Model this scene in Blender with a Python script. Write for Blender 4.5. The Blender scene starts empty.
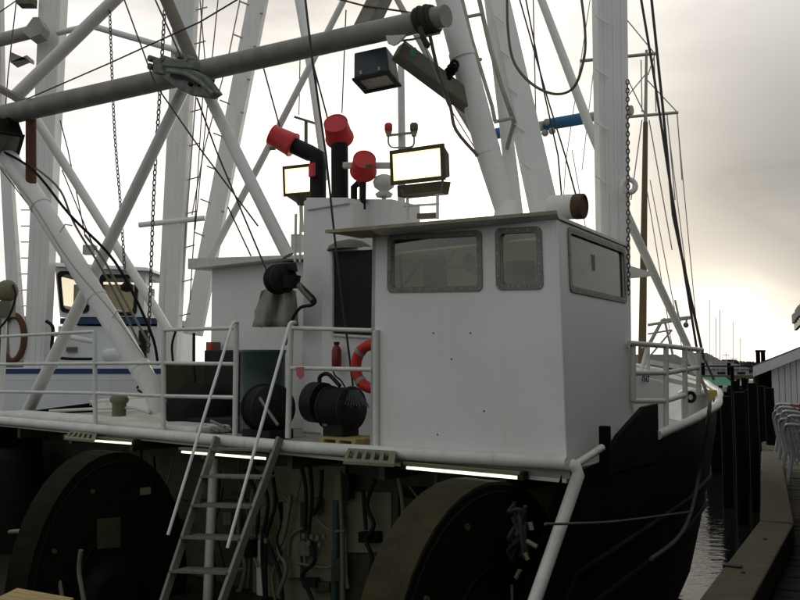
import bpy, math, random
from mathutils import Vector, Matrix, Quaternion
random.seed(7)
V = Vector
S = bpy.context.scene
COL = S.collection
R = math.radians

# ------------------------------------------------------------------ camera
EYE = V((0.0, 0.0, 1.65))
FPX = 850.0                      # focal length in pixels of an 800 px wide picture
PITCH = math.atan(62 / FPX)      # horizon lies a little under the middle
cd = bpy.data.cameras.new('camera')
cam = bpy.data.objects.new('camera', cd)
COL.objects.link(cam)
cam.location = EYE
cam.rotation_euler = (math.pi / 2 + PITCH, 0, 0)
cd.sensor_width = 36
cd.lens = 36 * FPX / 800
cd.clip_end = 3000
cd.clip_start = 0.05
S.camera = cam

# ------------------------------------------------------------------ sky, sun, exposure
SUN_EL, SUN_AZ = R(10.5), R(4.0)     # azimuth measured from +Y towards +X
sun_dir = V((math.sin(SUN_AZ) * math.cos(SUN_EL), math.cos(SUN_AZ) * math.cos(SUN_EL), math.sin(SUN_EL)))
W = bpy.data.worlds.new('World')
S.world = W
W.use_nodes = True
nt = W.node_tree
nt.nodes.clear()
def wn(t, **k):
    n = nt.nodes.new(t)
    for a, b in k.items():
        setattr(n, a, b)
    return n
L_ = nt.links.new
def wmath(op, a, b=None, clamp=False):
    n = wn('ShaderNodeMath', operation=op, use_clamp=clamp)
    for i, x in enumerate((a, b)):
        if x is None:
            continue
        if isinstance(x, (int, float)):
            n.inputs[i].default_value = x
        else:
            L_(x, n.inputs[i])
    return n.outputs[0]
tc = wn('ShaderNodeTexCoord')
nrm = wn('ShaderNodeVectorMath', operation='NORMALIZE')
L_(tc.outputs['Generated'], nrm.inputs[0])
def wdot(vec):
    d = wn('ShaderNodeVectorMath', operation='DOT_PRODUCT')
    L_(nrm.outputs[0], d.inputs[0])
    d.inputs[1].default_value = vec
    return d.outputs['Value']
mp = wn('ShaderNodeMapping')
mp.inputs['Scale'].default_value = (1.0, 1.0, 3.2)
L_(nrm.outputs[0], mp.inputs[0])
ns = wn('ShaderNodeTexNoise')
ns.inputs['Scale'].default_value = 3.4
ns.inputs['Detail'].default_value = 7
ns.inputs['Roughness'].default_value = 0.52
ns.inputs['Distortion'].default_value = 0.35
L_(mp.outputs[0], ns.inputs['Vector'])
cl = ns.outputs[0]
d = wmath('MAXIMUM', wdot(sun_dir), 0.0)
dw = wmath('ADD', d, wmath('MULTIPLY', wmath('SUBTRACT', cl, 0.5), 0.05))
dw = wmath('MINIMUM', wmath('MAXIMUM', dw, 0.0), 1.0)
glow_w = wmath('MULTIPLY', wmath('POWER', d, 3.0), 0.15)
glow_n = wmath('MULTIPLY', wmath('POWER', dw, 55.0), 0.70)
# a low bright gap in the overcast along the horizon on the sun's side
hz = wn('ShaderNodeSeparateXYZ')
L_(nrm.outputs[0], hz.inputs[0])
low = wmath('POWER', wmath('SUBTRACT', 1.0, wmath('ABSOLUTE', hz.outputs[2]), True), 9.0)
glow_h = wmath('MULTIPLY', wmath('MULTIPLY', low, wmath('POWER', dw, 5.0)), 0.50)
base = wmath('ADD', 0.04, wmath('MULTIPLY', cl, 0.66))
thin = wmath('MULTIPLY', wmath('POWER', wmath('MINIMUM', wmath('MAXIMUM', wmath('ADD', wdot(V((-0.36, 1.0, 0.23)).normalized()), wmath('MULTIPLY', wmath('SUBTRACT', cl, 0.5), 0.06)), 0.0), 1.0), 40.0), 0.26)   # thinner cloud
tot = wmath('ADD', wmath('ADD', wmath('ADD', base, thin), glow_w), wmath('ADD', glow_n, glow_h))
# the thick cloud bank to the right of the sun
cdir = V((0.50, 1.0, 0.135)).normalized()
cb = wmath('ADD', wmath('MAXIMUM', wdot(cdir), 0.0), wmath('MULTIPLY', wmath('SUBTRACT', cl, 0.5), 0.05))
cbm = wn('ShaderNodeMapRange')
cbm.inputs[1].default_value = 0.962
cbm.inputs[2].default_value = 1.0
L_(cb, cbm.inputs[0])
tot = wmath('MULTIPLY', tot, wmath('SUBTRACT', 1.0, wmath('MULTIPLY', cbm.outputs[0], 0.66)))
gap = wmath('MULTIPLY', wmath('POWER', wmath('MINIMUM', wmath('MAXIMUM', wmath('ADD', wdot(V((0.39, 1.0, 0.028)).normalized()), wmath('MULTIPLY', wmath('SUBTRACT', cl, 0.5), 0.012)), 0.0), 1.0), 260.0), 0.50)   # gap low on the right
tot = wmath('ADD', tot, gap)
hue = wn('ShaderNodeMix', data_type='RGBA')
L_(wmath('POWER', d, 2.0), hue.inputs[0])
hue.inputs[6].default_value = (0.98, 0.985, 0.975, 1)
hue.inputs[7].default_value = (1.0, 0.932, 0.905, 1)
ramp = wn('ShaderNodeMix', data_type='RGBA')
L_(wmath('ADD', wmath('POWER', dw, 11.0), wmath('MULTIPLY', gap, 1.5), True), ramp.inputs[0])
L_(hue.outputs[2], ramp.inputs[6])
ramp.inputs[7].default_value = (1.0, 0.935, 0.82, 1)
cc = wn('ShaderNodeVectorMath', operation='SCALE')
L_(ramp.outputs[2], cc.inputs[0])
L_(wmath('MULTIPLY', tot, 9.4), cc.inputs['Scale'])
sky = wn('ShaderNodeTexSky', sky_type='NISHITA')
sky.sun_disc = False
sky.sun_elevation = SUN_EL
sky.sun_rotation = SUN_AZ
sk = wn('ShaderNodeVectorMath', operation='SCALE')
L_(sky.outputs[0], sk.inputs[0])
sk.inputs['Scale'].default_value = 0.05
ad = wn('ShaderNodeVectorMath', operation='ADD')
L_(cc.outputs[0], ad.inputs[0])
L_(sk.outputs[0], ad.inputs[1])
bg = wn('ShaderNodeBackground')
bg.inputs['Strength'].default_value = 0.1
L_(ad.outputs[0], bg.inputs[0])
wo = wn('ShaderNodeOutputWorld')
L_(bg.outputs[0], wo.inputs[0])

sl = bpy.data.lights.new('sun', 'SUN')
sl.energy = 0.5
sl.angle = R(14)
sl.color = (1.0, 0.9, 0.78)
so = bpy.data.objects.new('sun', sl)
so.rotation_euler = (-sun_dir).to_track_quat('-Z', 'Y').to_euler()
COL.objects.link(so)
S.view_settings.view_transform = 'Standard'
S.view_settings.look = 'None'
S.view_settings.exposure = 0.72
S.view_settings.gamma = 1.0

# ------------------------------------------------------------------ pixel + true depth -> place
CP, SP = math.cos(PITCH), math.sin(PITCH)
def ray(px, py):
    x, y = (px - 400) / FPX, (300 - py) / FPX
    return V((x, CP - y * SP, y * CP + SP))
N0 = V((1.445, 7.58, 0))
LD = V((-0.7733, 0.6341, 0))      # across the boat, towards port
FD = V((0.6341, 0.7733, 0))       # along the boat, towards the bow
def B(a, b, z):
    return V((N0.x + a * LD.x + b * FD.x, N0.y + a * LD.y + b * FD.y, z))
def ab(p):
    q = p - N0
    return q.dot(LD), q.dot(FD)
def pb(px, py, b):
    r = ray(px, py)
    t = (b - (EYE - N0).dot(FD)) / r.dot(FD)
    return EYE + r * t
def pa(px, py, a):
    r = ray(px, py)
    t = (a - (EYE - N0).dot(LD)) / r.dot(LD)
    return EYE + r * t
def pz(px, py, z):
    r = ray(px, py)
    return EYE + r * ((z - EYE.z) / r.z)
def pY(px, py, y):
    r = ray(px, py)
    return EYE + r * (y / r.y)
def wpx(p, w):                    # half width in metres of w pixels at a place
    return 0.5 * w * p.y / FPX

# ------------------------------------------------------------------ materials
MATS = {}
def mat(name, col, rough=0.6, metal=0.0, dirt=None, amount=0.4, scale=3.0, bump=0.15, bscale=40.0,
        streak=None, samount=0.35, emit=None, spec=0.4, wood=False):
    m = bpy.data.materials.new(name)
    m.use_nodes = True
    t = m.node_tree
    b = t.nodes['Principled BSDF']
    b.inputs['Roughness'].default_value = rough
    b.inputs['Metallic'].default_value = metal
    b.inputs['Specular IOR Level'].default_value = spec
    lk = t.links.new
    co = t.nodes.new('ShaderNodeTexCoord')
    geo = t.nodes.new('ShaderNodeNewGeometry')
    def noise(sc, det=6, src=None, rg=0.6):
        n = t.nodes.new('ShaderNodeTexNoise')
        n.inputs['Scale'].default_value = sc
        n.inputs['Detail'].default_value = det
        n.inputs['Roughness'].default_value = rg
        lk(src or co.outputs['Object'], n.inputs['Vector'])
        return n.outputs[0]
    def rng(src, lo, hi, to=1.0):
        n = t.nodes.new('ShaderNodeMapRange')
        n.inputs[1].default_value = lo
        n.inputs[2].default_value = hi
        n.inputs[4].default_value = to
        lk(src, n.inputs[0])
        return n.outputs[0]
    def mix(f, a, c):
        n = t.nodes.new('ShaderNodeMix')
        n.data_type = 'RGBA'
        lk(f, n.inputs[0])
        if isinstance(a, tuple):
            n.inputs[6].default_value = (*a, 1)
        else:
            lk(a, n.inputs[6])
        if isinstance(c, tuple):
            n.inputs[7].default_value = (*c, 1)
        else:
            lk(c, n.inputs[7])
        return n.outputs[2]
    c = tuple(col)
    dirt = dirt or tuple(x * 0.6 for x in col)
    sc_vec = None
    if wood:
        mpn = t.nodes.new('ShaderNodeMapping')
        mpn.inputs['Scale'].default_value = (0.25, 6, 6)
        lk(co.outputs['Object'], mpn.inputs[0])
        sc_vec = mpn.outputs[0]
        oi = t.nodes.new('ShaderNodeObjectInfo')
        v2 = t.nodes.new('ShaderNodeVectorMath')
        lk(mpn.outputs[0], v2.inputs[0])
        cx = t.nodes.new('ShaderNodeCombineXYZ')
        mm = t.nodes.new('ShaderNodeMath'); mm.operation = 'MULTIPLY'; mm.inputs[1].default_value = 50
        lk(oi.outputs['Random'], mm.inputs[0]); lk(mm.outputs[0], cx.inputs[0]); lk(mm.outputs[0], cx.inputs[1])
        lk(cx.outputs[0], v2.inputs[1])
        sc_vec = v2.outputs[0]
    f = rng(noise(scale, 8, sc_vec), 0.42, 0.75, amount)
    out = mix(f, c, dirt)
    if streak:
        mpn = t.nodes.new('ShaderNodeMapping')
        mpn.inputs['Scale'].default_value = (9, 9, 0.55)
        lk(co.outputs['Object'], mpn.inputs[0])
        f2 = rng(noise(1.0, 6, mpn.outputs[0]), 0.58, 0.8, samount)
        out = mix(f2, out, streak)
        f3 = rng(noise(7.0, 8, None, 0.7), 0.66, 0.74, samount * 1.6)
        out = mix(f3, out, tuple(x * 0.6 for x in streak))
    lk(out, b.inputs['Base Color'])
    rr = t.nodes.new('ShaderNodeMapRange')
    rr.inputs[3].default_value = max(0.05, rough - 0.12)
    rr.inputs[4].default_value = min(1.0, rough + 0.15)
    lk(noise(scale * 2.5, 5), rr.inputs[0])
    lk(rr.outputs[0], b.inputs['Roughness'])
    if bump:
        bn = t.nodes.new('ShaderNodeBump')
        bn.inputs['Strength'].default_value = bump
        bn.inputs['Distance'].default_value = 0.01
        lk(noise(bscale, 5, sc_vec), bn.inputs['Height'])
        lk(bn.outputs[0], b.inputs['Normal'])
    if emit:
        b.inputs['Emission Color'].default_value = (*emit[0], 1)
        b.inputs['Emission Strength'].default_value = emit[1]
    MATS[name] = m
    return m

RUSTC = (0.20, 0.085, 0.03)
white = mat('white paint', (0.58, 0.60, 0.56), 0.5, dirt=(0.42, 0.41, 0.34), amount=0.8, scale=2.2, streak=(0.26, 0.19, 0.10), samount=0.4)
whouse = mat('house white paint', (0.685, 0.683, 0.68), 0.55, dirt=(0.57, 0.565, 0.52), amount=0.6, scale=0.9, bump=0.35, bscale=2.2, streak=(0.45, 0.40, 0.30), samount=0.26)
mastw = mat('mast white paint', (0.70, 0.71, 0.69), 0.55, dirt=(0.60, 0.60, 0.57), amount=0.5, scale=1.2, streak=(0.34, 0.28, 0.20), samount=0.42)
greyp = mat('worn grey paint', (0.33, 0.34, 0.30), 0.55, dirt=(0.22, 0.22, 0.18), amount=0.7, scale=2.5, streak=(0.22, 0.15, 0.08), samount=0.3)
drab = mat('olive stained steel', (0.12, 0.115, 0.085), 0.6, dirt=(0.07, 0.05, 0.03), amount=0.7, scale=5)
blackhull = mat('black hull paint', (0.0035, 0.0035, 0.004), 0.65, dirt=(0.012, 0.010, 0.008), amount=0.9, scale=1.3, spec=0.08, streak=(0.03, 0.016, 0.008), samount=0.5)
black = mat('black rubber', (0.009, 0.009, 0.009), 0.6, dirt=(0.02, 0.02, 0.018), amount=0.5, scale=8, spec=0.2)
darkst = mat('dark greasy steel', (0.005, 0.005, 0.004), 0.6, dirt=(0.014, 0.010, 0.006), amount=0.6, scale=6, spec=0.08)
ropem = mat('dark rope', (0.03, 0.028, 0.022), 0.9, bump=0.6, bscale=200)
wirem = mat('tarred wire', (0.035, 0.034, 0.034), 0.6)
paleline = mat('pale halyard', (0.36, 0.34, 0.31), 0.8)
ropeg = mat('grey mooring rope', (0.10, 0.10, 0.09), 0.9, bump=0.6, bscale=160)
chainm = mat('galvanised chain', (0.10, 0.10, 0.09), 0.55, metal=0.5, dirt=(0.12, 0.06, 0.03), scale=12)
rust = mat('rusty steel', (0.10, 0.045, 0.02), 0.85, dirt=(0.04, 0.02, 0.012), amount=0.8, scale=9, bump=0.5)
redp = mat('red bucket plastic', (0.58, 0.028, 0.034), 0.45, dirt=(0.40, 0.035, 0.035), amount=0.6, scale=6, spec=0.4)
redo = mat('orange red life ring', (0.45, 0.024, 0.014), 0.6, dirt=(0.3, 0.03, 0.02), amount=0.5, scale=10)
ext = mat('dark red cylinder', (0.16, 0.012, 0.012), 0.4)
pinkm = mat('faded pink tag', (0.42, 0.11, 0.11), 0.8)
bluem = mat('blue paint', (0.010, 0.036, 0.12), 0.5, dirt=(0.01, 0.024, 0.07), amount=0.5)
paleblue = mat('pale blue white paint', (0.63, 0.655, 0.665), 0.5, dirt=(0.5, 0.53, 0.54), scale=1.5, streak=(0.36, 0.33, 0.26), samount=0.2)
sleevem = mat('faded blue sleeve', (0.025, 0.13, 0.29), 0.6, dirt=(0.015, 0.08, 0.2), amount=0.5)
drumrust = mat('brown rust', (0.085, 0.055, 0.028), 0.85, dirt=(0.04, 0.025, 0.012), amount=0.8, scale=9, bump=0.5)
tealm = mat('faded teal drum paint', (0.028, 0.058, 0.050), 0.5, dirt=(0.012, 0.024, 0.021), amount=0.8, scale=4)
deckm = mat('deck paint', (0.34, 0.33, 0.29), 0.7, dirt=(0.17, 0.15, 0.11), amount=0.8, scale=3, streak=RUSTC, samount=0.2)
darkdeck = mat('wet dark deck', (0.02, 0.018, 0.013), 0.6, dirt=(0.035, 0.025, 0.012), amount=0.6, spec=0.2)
underm = mat('rust stained underside', (0.30, 0.20, 0.08), 0.7, dirt=(0.16, 0.09, 0.03), amount=0.7, scale=4)
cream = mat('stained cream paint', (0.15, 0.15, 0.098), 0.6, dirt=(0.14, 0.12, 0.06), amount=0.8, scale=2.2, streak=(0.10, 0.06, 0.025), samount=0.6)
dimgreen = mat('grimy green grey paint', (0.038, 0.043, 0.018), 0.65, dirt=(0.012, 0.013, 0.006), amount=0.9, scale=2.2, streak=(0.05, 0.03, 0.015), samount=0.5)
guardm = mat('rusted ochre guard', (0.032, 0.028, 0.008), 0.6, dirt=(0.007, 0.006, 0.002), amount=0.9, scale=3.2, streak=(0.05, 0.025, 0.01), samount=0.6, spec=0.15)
guard2 = mat('shade dark guard', (0.007, 0.006, 0.002), 0.65, dirt=(0.003, 0.0025, 0.001), amount=0.9, scale=3, spec=0.04)  # darker copy of the ochre guard, under-deck shade put into its colour
verd = mat('weathered bronze casting', (0.15, 0.17, 0.14), 0.65, dirt=(0.04, 0.045, 0.035), amount=0.9, scale=9, bump=0.4)
alum = mat('dull aluminium', (0.17, 0.17, 0.15), 0.5, metal=0.3, dirt=(0.16, 0.15, 0.11), amount=0.7, scale=6)
treadm = mat('worn tread', (0.14, 0.145, 0.11), 0.6, metal=0.2, dirt=(0.07, 0.07, 0.05), amount=0.7, scale=8)
framem = mat('grey window frame', (0.17, 0.175, 0.15), 0.5, dirt=(0.07, 0.07, 0.06), amount=0.6, scale=6)
woodd = mat('dark dock timber', (0.016, 0.014, 0.009), 0.75, dirt=(0.007, 0.006, 0.004), amount=0.8, scale=3, bump=0.6, bscale=12, wood=True, spec=0.2)
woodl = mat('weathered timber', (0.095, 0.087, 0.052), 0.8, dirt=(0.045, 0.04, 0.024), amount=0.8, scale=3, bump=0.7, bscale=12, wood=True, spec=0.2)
pile_m = mat('tarred piling', (0.004, 0.0035, 0.003), 0.85, dirt=(0.010, 0.009, 0.006), amount=0.7, scale=6, bump=0.6, spec=0.04)
mastwood = mat('varnished spar', (0.12, 0.08, 0.035), 0.5, dirt=(0.07, 0.045, 0.02), amount=0.6, scale=6)
yellowm = mat('yellow paint', (0.40, 0.32, 0.06), 0.6, dirt=(0.2, 0.15, 0.04))
palletm = mat('pallet wood', (0.36, 0.27, 0.12), 0.8, dirt=(0.2, 0.14, 0.06), amount=0.7, scale=3, wood=True)
canvasm = mat('grey canvas', (0.27, 0.27, 0.23), 0.9, dirt=(0.14, 0.14, 0.10), amount=0.7, scale=5, bump=0.4, bscale=15)
sidingm = mat('grey white siding', (0.50, 0.51, 0.53), 0.65, dirt=(0.38, 0.38, 0.37), amount=0.6, scale=1.5, streak=(0.3, 0.28, 0.24), samount=0.2)
plastic = mat('white resin', (0.40, 0.42, 0.42), 0.45, dirt=(0.25, 0.26, 0.26), amount=0.5, scale=6)
roofm = mat('grey shingle', (0.10, 0.10, 0.105), 0.85, dirt=(0.06, 0.06, 0.06), scale=4)
housem = mat('grey weatherboard', (0.26, 0.26, 0.27), 0.8, dirt=(0.2, 0.2, 0.2), scale=1)
greenm = mat('green tarpaulin', (0.02, 0.17, 0.09), 0.6, dirt=(0.02, 0.09, 0.06), scale=1.5)
lampblue = mat('blue grey lamp housing', (0.035, 0.05, 0.06), 0.5, dirt=(0.02, 0.028, 0.03), amount=0.6, scale=6)
bronze = mat('brown lamp housing', (0.06, 0.045, 0.018), 0.55, dirt=(0.03, 0.022, 0.01), amount=0.6, scale=8)
lampglass = mat('dull lamp glass', (0.20, 0.20, 0.15), 0.25, dirt=(0.12, 0.12, 0.09))
lit = mat('lit lamp glass', (0.8, 0.78, 0.7), 0.3, emit=((1.0, 0.93, 0.78), 2.6), bump=0)
tube = mat('lit fluorescent tube', (0.8, 0.8, 0.7), 0.3, emit=((1.0, 0.97, 0.72), 1.0), bump=0)
boomm = mat('weathered boom paint', (0.21, 0.215, 0.185), 0.55, dirt=(0.10, 0.10, 0.075), amount=0.8, scale=2.5, streak=(0.12, 0.08, 0.04), samount=0.4)
reflm = mat('lamp reflector', (0.5, 0.5, 0.42), 0.4, metal=0.3)
terrain = mat('far shore scrub', (0.05, 0.055, 0.045), 0.9, dirt=(0.03, 0.035, 0.025), scale=0.2)
boltm = mat('bolt heads', (0.35, 0.35, 0.32), 0.4, metal=0.5)
leafm = mat('dark foliage', (0.045, 0.055, 0.035), 0.8)
interior = mat('cabin interior', (0.50, 0.47, 0.34), 0.7, dirt=(0.09, 0.085, 0.06))
glow_in = mat('cream cabin interior', (0.62, 0.57, 0.40), 0.7, dirt=(0.32, 0.27, 0.15))

def glass_mat(name, tint, refl):
    m = bpy.data.materials.new(name)
    m.use_nodes = True
    t = m.node_tree
    t.nodes.clear()
    o = t.nodes.new('ShaderNodeOutputMaterial')
    mx = t.nodes.new('ShaderNodeMixShader')
    tr = t.nodes.new('ShaderNodeBsdfTransparent')
    tr.inputs[0].default_value = (*tint, 1)
    gl = t.nodes.new('ShaderNodeBsdfGlossy')
    gl.inputs['Roughness'].default_value = 0.03
    lw = t.nodes.new('ShaderNodeLayerWeight')
    lw.inputs[0].default_value = 0.5
    pw_ = t.nodes.new('ShaderNodeMath'); pw_.operation = 'POWER'; pw_.inputs[1].default_value = 5.0
    mr = t.nodes.new('ShaderNodeMapRange'); mr.inputs[3].default_value = refl; mr.inputs[4].default_value = 0.6
    t.links.new(lw.outputs['Facing'], pw_.inputs[0])
    t.links.new(pw_.outputs[0], mr.inputs[0])
    t.links.new(mr.outputs[0], mx.inputs[0])
    t.links.new(tr.outputs[0], mx.inputs[1])
    t.links.new(gl.outputs[0], mx.inputs[2])
    t.links.new(mx.outputs[0], o.inputs[0])
    return m
glass = glass_mat('wheelhouse glass', (0.95, 0.95, 0.84), 0.08)
glass2 = glass_mat('cabin glass', (0.92, 0.89, 0.78), 0.05)

edgem = mat('stained roof edge', (0.27, 0.24, 0.17), 0.6, dirt=(0.18, 0.13, 0.07), amount=0.7, scale=5)
warmlit = mat('glowing lamp reflector', (0.8, 0.6, 0.3), 0.4, emit=((1.0, 0.80, 0.36), 1.1), bump=0)  # glows by itself, a painted warm bloom round the lit lenses
glass3 = glass_mat('side glass', (0.52, 0.53, 0.44), 0.06)
handm = mat('bright handrail', (0.66, 0.67, 0.66), 0.4, dirt=(0.42, 0.42, 0.38), amount=0.5, scale=6)

wm = bpy.data.materials.new('harbour water')
wm.use_nodes = True
t = wm.node_tree
bb = t.nodes['Principled BSDF']
bb.inputs['Base Color'].default_value = (0.010, 0.013, 0.011, 1)
bb.inputs['Roughness'].default_value = 0.06
bb.inputs['IOR'].default_value = 1.33
co = t.nodes.new('ShaderNodeTexCoord')
mpn = t.nodes.new('ShaderNodeMapping')
mpn.inputs['Scale'].default_value = (1.0, 2.2, 1.0)
t.links.new(co.outputs['Object'], mpn.inputs[0])
n1 = t.nodes.new('ShaderNodeTexNoise')
n1.inputs['Scale'].default_value = 2.2
n1.inputs['Detail'].default_value = 4
t.links.new(mpn.outputs[0], n1.inputs['Vector'])
bp = t.nodes.new('ShaderNodeBump')
bp.inputs['Strength'].default_value = 0.13
bp.inputs['Distance'].default_value = 0.12
t.links.new(n1.outputs[0], bp.inputs['Height'])
t.links.new(bp.outputs[0], bb.inputs['Normal'])

# ------------------------------------------------------------------ mesh helpers
class MB:
    def __init__(s):
        s.v, s.f, s.sm = [], [], []
    def add(s, vs, fs, smooth=False):
        o = len(s.v)
        s.v += [V(p) for p in vs]
        for q in fs:
            s.f.append(tuple(i + o for i in q))
            s.sm.append(smooth)
        return s
    def hexa(s, c):               # c: eight corners, bottom ring then top ring
        return s.add(c, [(3, 2, 1, 0), (4, 5, 6, 7), (0, 1, 5, 4), (1, 2, 6, 5), (2, 3, 7, 6), (3, 0, 4, 7)])
    def box(s, c, x, y, z):       # c centre, x y z half-axis vectors
        c, x, y, z = V(c), V(x), V(y), V(z)
        return s.hexa([c - x - y - z, c + x - y - z, c + x + y - z, c - x + y - z,
                       c - x - y + z, c + x - y + z, c + x + y + z, c - x + y + z])
    def bar(s, p, q, w, h, up=(0, 0, 1)):   # rectangular bar; w across, h along up
        p, q = V(p), V(q)
        d = q - p
        dn = d.normalized()
        x = dn.cross(V(up))
        if x.length < 1e-4:
            x = dn.cross(V((1, 0, 0)))
        x.normalize()
        y = x.cross(dn).normalized()
        return s.box((p + q) / 2, x * w / 2, d / 2, y * h / 2)
    def tube(s, pts, r, seg=10, closed=False, caps=True, smooth=True):
        pts = [V(p) for p in pts]
        n = len(pts)
        rs = r if isinstance(r, (list, tuple)) else [r] * n
        tg = []
        for i in range(n):
            if closed:
                a, b = pts[(i - 1) % n], pts[(i + 1) % n]
            else:
                a, b = pts[max(i - 1, 0)], pts[min(i + 1, n - 1)]
            tg.append((b - a).normalized())
        u = tg[0].cross(V((0, 0, 1)))
        if u.length < 0.05:
            u = tg[0].cross(V((1, 0, 0)))
        u.normalize()
        vs = []
        for i in range(n):
            if i:
                u = u - tg[i] * u.dot(tg[i])
                if u.length < 1e-5:
                    u = tg[i].cross(V((0.3, 0.5, 0.8)))
                u.normalize()
            w = tg[i].cross(u)
            for k in range(seg):
                an = 2 * math.pi * k / seg
                vs.append(pts[i] + (u * math.cos(an) + w * math.sin(an)) * rs[i])
        fs = []
        m = n if closed else n - 1
        for i in range(m):
            j = (i + 1) % n
            for k in range(seg):
                l = (k + 1) % seg
                fs.append((i * seg + k, i * seg + l, j * seg + l, j * seg + k))
        s.add(vs, fs, smooth)
        if caps and not closed:
            s.add(vs[:seg], [tuple(reversed(range(seg)))])
            s.add(vs[-seg:], [tuple(range(seg))])
        return s
    def cyl(s, p, q, r0, r1=None, seg=16, caps=True):
        return s.tube([p, q], [r0, r0 if r1 is None else r1], seg, caps=caps)
    def lathe(s, base, axis, prof, seg=20, smooth=True):   # prof: (radius, height) pairs
        ax = V(axis).normalized()
        u = ax.cross(V((0, 0, 1)))
        if u.length < 0.05:
            u = V((1, 0, 0))
        u.normalize()
        w = ax.cross(u)
        base = V(base)
        vs, fs = [], []
        for r, h in prof:
            for k in range(seg):
                an = 2 * math.pi * k / seg
                vs.append(base + ax * h + (u * math.cos(an) + w * math.sin(an)) * r)
        for i in range(len(prof) - 1):
            for k in range(seg):
                l = (k + 1) % seg
                fs.append((i * seg + k, i * seg + l, (i + 1) * seg + l, (i + 1) * seg + k))
        s.add(vs, fs, smooth)
        s.add(vs[:seg], [tuple(reversed(range(seg)))])
        s.add(vs[-seg:], [tuple(range(seg))])
        return s
    def prism(s, poly, d):        # closed polygon extruded by d
        n = len(poly)
        d = V(d)
        vs = [V(p) for p in poly] + [V(p) + d for p in poly]
        fs = [tuple(reversed(range(n))), tuple(range(n, 2 * n))]
        fs += [(i, (i + 1) % n, n + (i + 1) % n, n + i) for i in range(n)]
        return s.add(vs, fs)
    def sphere(s, c, r, seg=14, rings=8, sq=(1, 1, 1)):
        c = V(c)
        vs, fs = [], []
        for i in range(rings + 1):
            th = math.pi * i / rings
            for k in range(seg):
                ph = 2 * math.pi * k / seg
                vs.append(c + V((r * sq[0] * math.sin(th) * math.cos(ph), r * sq[1] * math.sin(th) * math.sin(ph), r * sq[2] * math.cos(th))))
        for i in range(rings):
            for k in range(seg):
                l = (k + 1) % seg
                fs.append((i * seg + k, (i + 1) * seg + k, (i + 1) * seg + l, i * seg + l))
        return s.add(vs, fs, True)
    def mesh(s, name, m, off=V((0, 0, 0))):
        me = bpy.data.meshes.new(name)
        me.from_pydata([tuple(p - off) for p in s.v], [], s.f)
        me.polygons.foreach_set('use_smooth', s.sm)
        me.materials.append(m)
        me.update()
        return me
    def build(s, name, m, parent=None, bevel=0.0):
        off = V(parent['_at']) if parent is not None else V((0, 0, 0))
        o = bpy.data.objects.new(name, s.mesh(name, m, off))
        COL.objects.link(o)
        if parent is not None:
            o.parent = parent
            o['_at'] = list(off)
        else:
            o['_at'] = [0.0, 0.0, 0.0]
        if bevel:
            md = o.modifiers.new('bevel', 'BEVEL')
            md.width = bevel
            md.segments = 2
            md.limit_method = 'ANGLE'
        return o

def tag(o, label, cat, group=None, kind=None):
    o['label'] = label
    if cat:
        o['category'] = cat
    if group:
        o['group'] = group
    if kind:
        o['kind'] = kind
    return o
def thing(name, label, cat, loc=(0, 0, 0), group=None, kind=None):
    o = bpy.data.objects.new(name, None)
    o.empty_display_size = 0.2
    COL.objects.link(o)
    o.location = loc
    o['_at'] = list(loc)
    return tag(o, label, cat, group, kind)
def lab(o, text):
    o['label'] = text
    return o
def solo(mb, name, m, label, cat, group=None, kind=None, bevel=0.0):
    """a thing that is one mesh: origin moved to the middle of its base"""
    xs = [p.x for p in mb.v]; ys = [p.y for p in mb.v]; zs = [p.z for p in mb.v]
    off = V(((min(xs) + max(xs)) / 2, (min(ys) + max(ys)) / 2, min(zs)))
    o = bpy.data.objects.new(name, mb.mesh(name, m, off))
    COL.objects.link(o)
    o.location = off
    o['_at'] = list(off)
    if bevel:
        md = o.modifiers.new('bevel', 'BEVEL'); md.width = bevel; md.segments = 2; md.limit_method = 'ANGLE'
    return tag(o, label, cat, group, kind)
def smooth_path(pts, k=6):
    pts = [V(p) for p in pts]
    out = []
    n = len(pts)
    for i in range(n - 1):
        p0, p1, p2, p3 = pts[max(i - 1, 0)], pts[i], pts[i + 1], pts[min(i + 2, n - 1)]
        for j in range(k):
            u = j / k
            out.append(0.5 * ((2 * p1) + (p2 - p0) * u + (2 * p0 - 5 * p1 + 4 * p2 - p3) * u * u + (3 * p1 - p0 - 3 * p2 + p3) * u ** 3))
    out.append(pts[-1])
    return out
def wall_grid(P, us, vs, holes, th):
    """wall with real openings. P(u,v)->point, holes (u0,u1,v0,v1), th thickness vector (inwards)"""
    us = sorted(set([0, 1] + [x for h in holes for x in h[:2]] + list(us)))
    vs = sorted(set([0, 1] + [x for h in holes for x in h[2:]] + list(vs)))
    def solid(i, j):
        if i < 0 or j < 0 or i >= len(us) - 1 or j >= len(vs) - 1:
            return False
        u, v = (us[i] + us[i + 1]) / 2, (vs[j] + vs[j + 1]) / 2
        return not any(h[0] < u < h[1] and h[2] < v < h[3] for h in holes)
    mb = MB()
    nu, nv = len(us), len(vs)
    pts = [P(u, v) for v in vs for u in us]
    mb.v = pts + [p + th for p in pts]
    n = len(pts)
    def add(q):
        mb.f.append(q); mb.sm.append(False)
    for j in range(nv - 1):
        for i in range(nu - 1):
            if not solid(i, j):
                continue
            a, b, c, d_ = j * nu + i, j * nu + i + 1, (j + 1) * nu + i + 1, (j + 1) * nu + i
            add((a, b, c, d_)); add((n + d_, n + c, n + b, n + a))
            if not solid(i, j - 1): add((a, n + a, n + b, b))
            if not solid(i, j + 1): add((d_, c, n + c, n + d_))
            if not solid(i - 1, j): add((a, d_, n + d_, n + a))
            if not solid(i + 1, j): add((b, n + b, n + c, c))
    return mb
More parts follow.
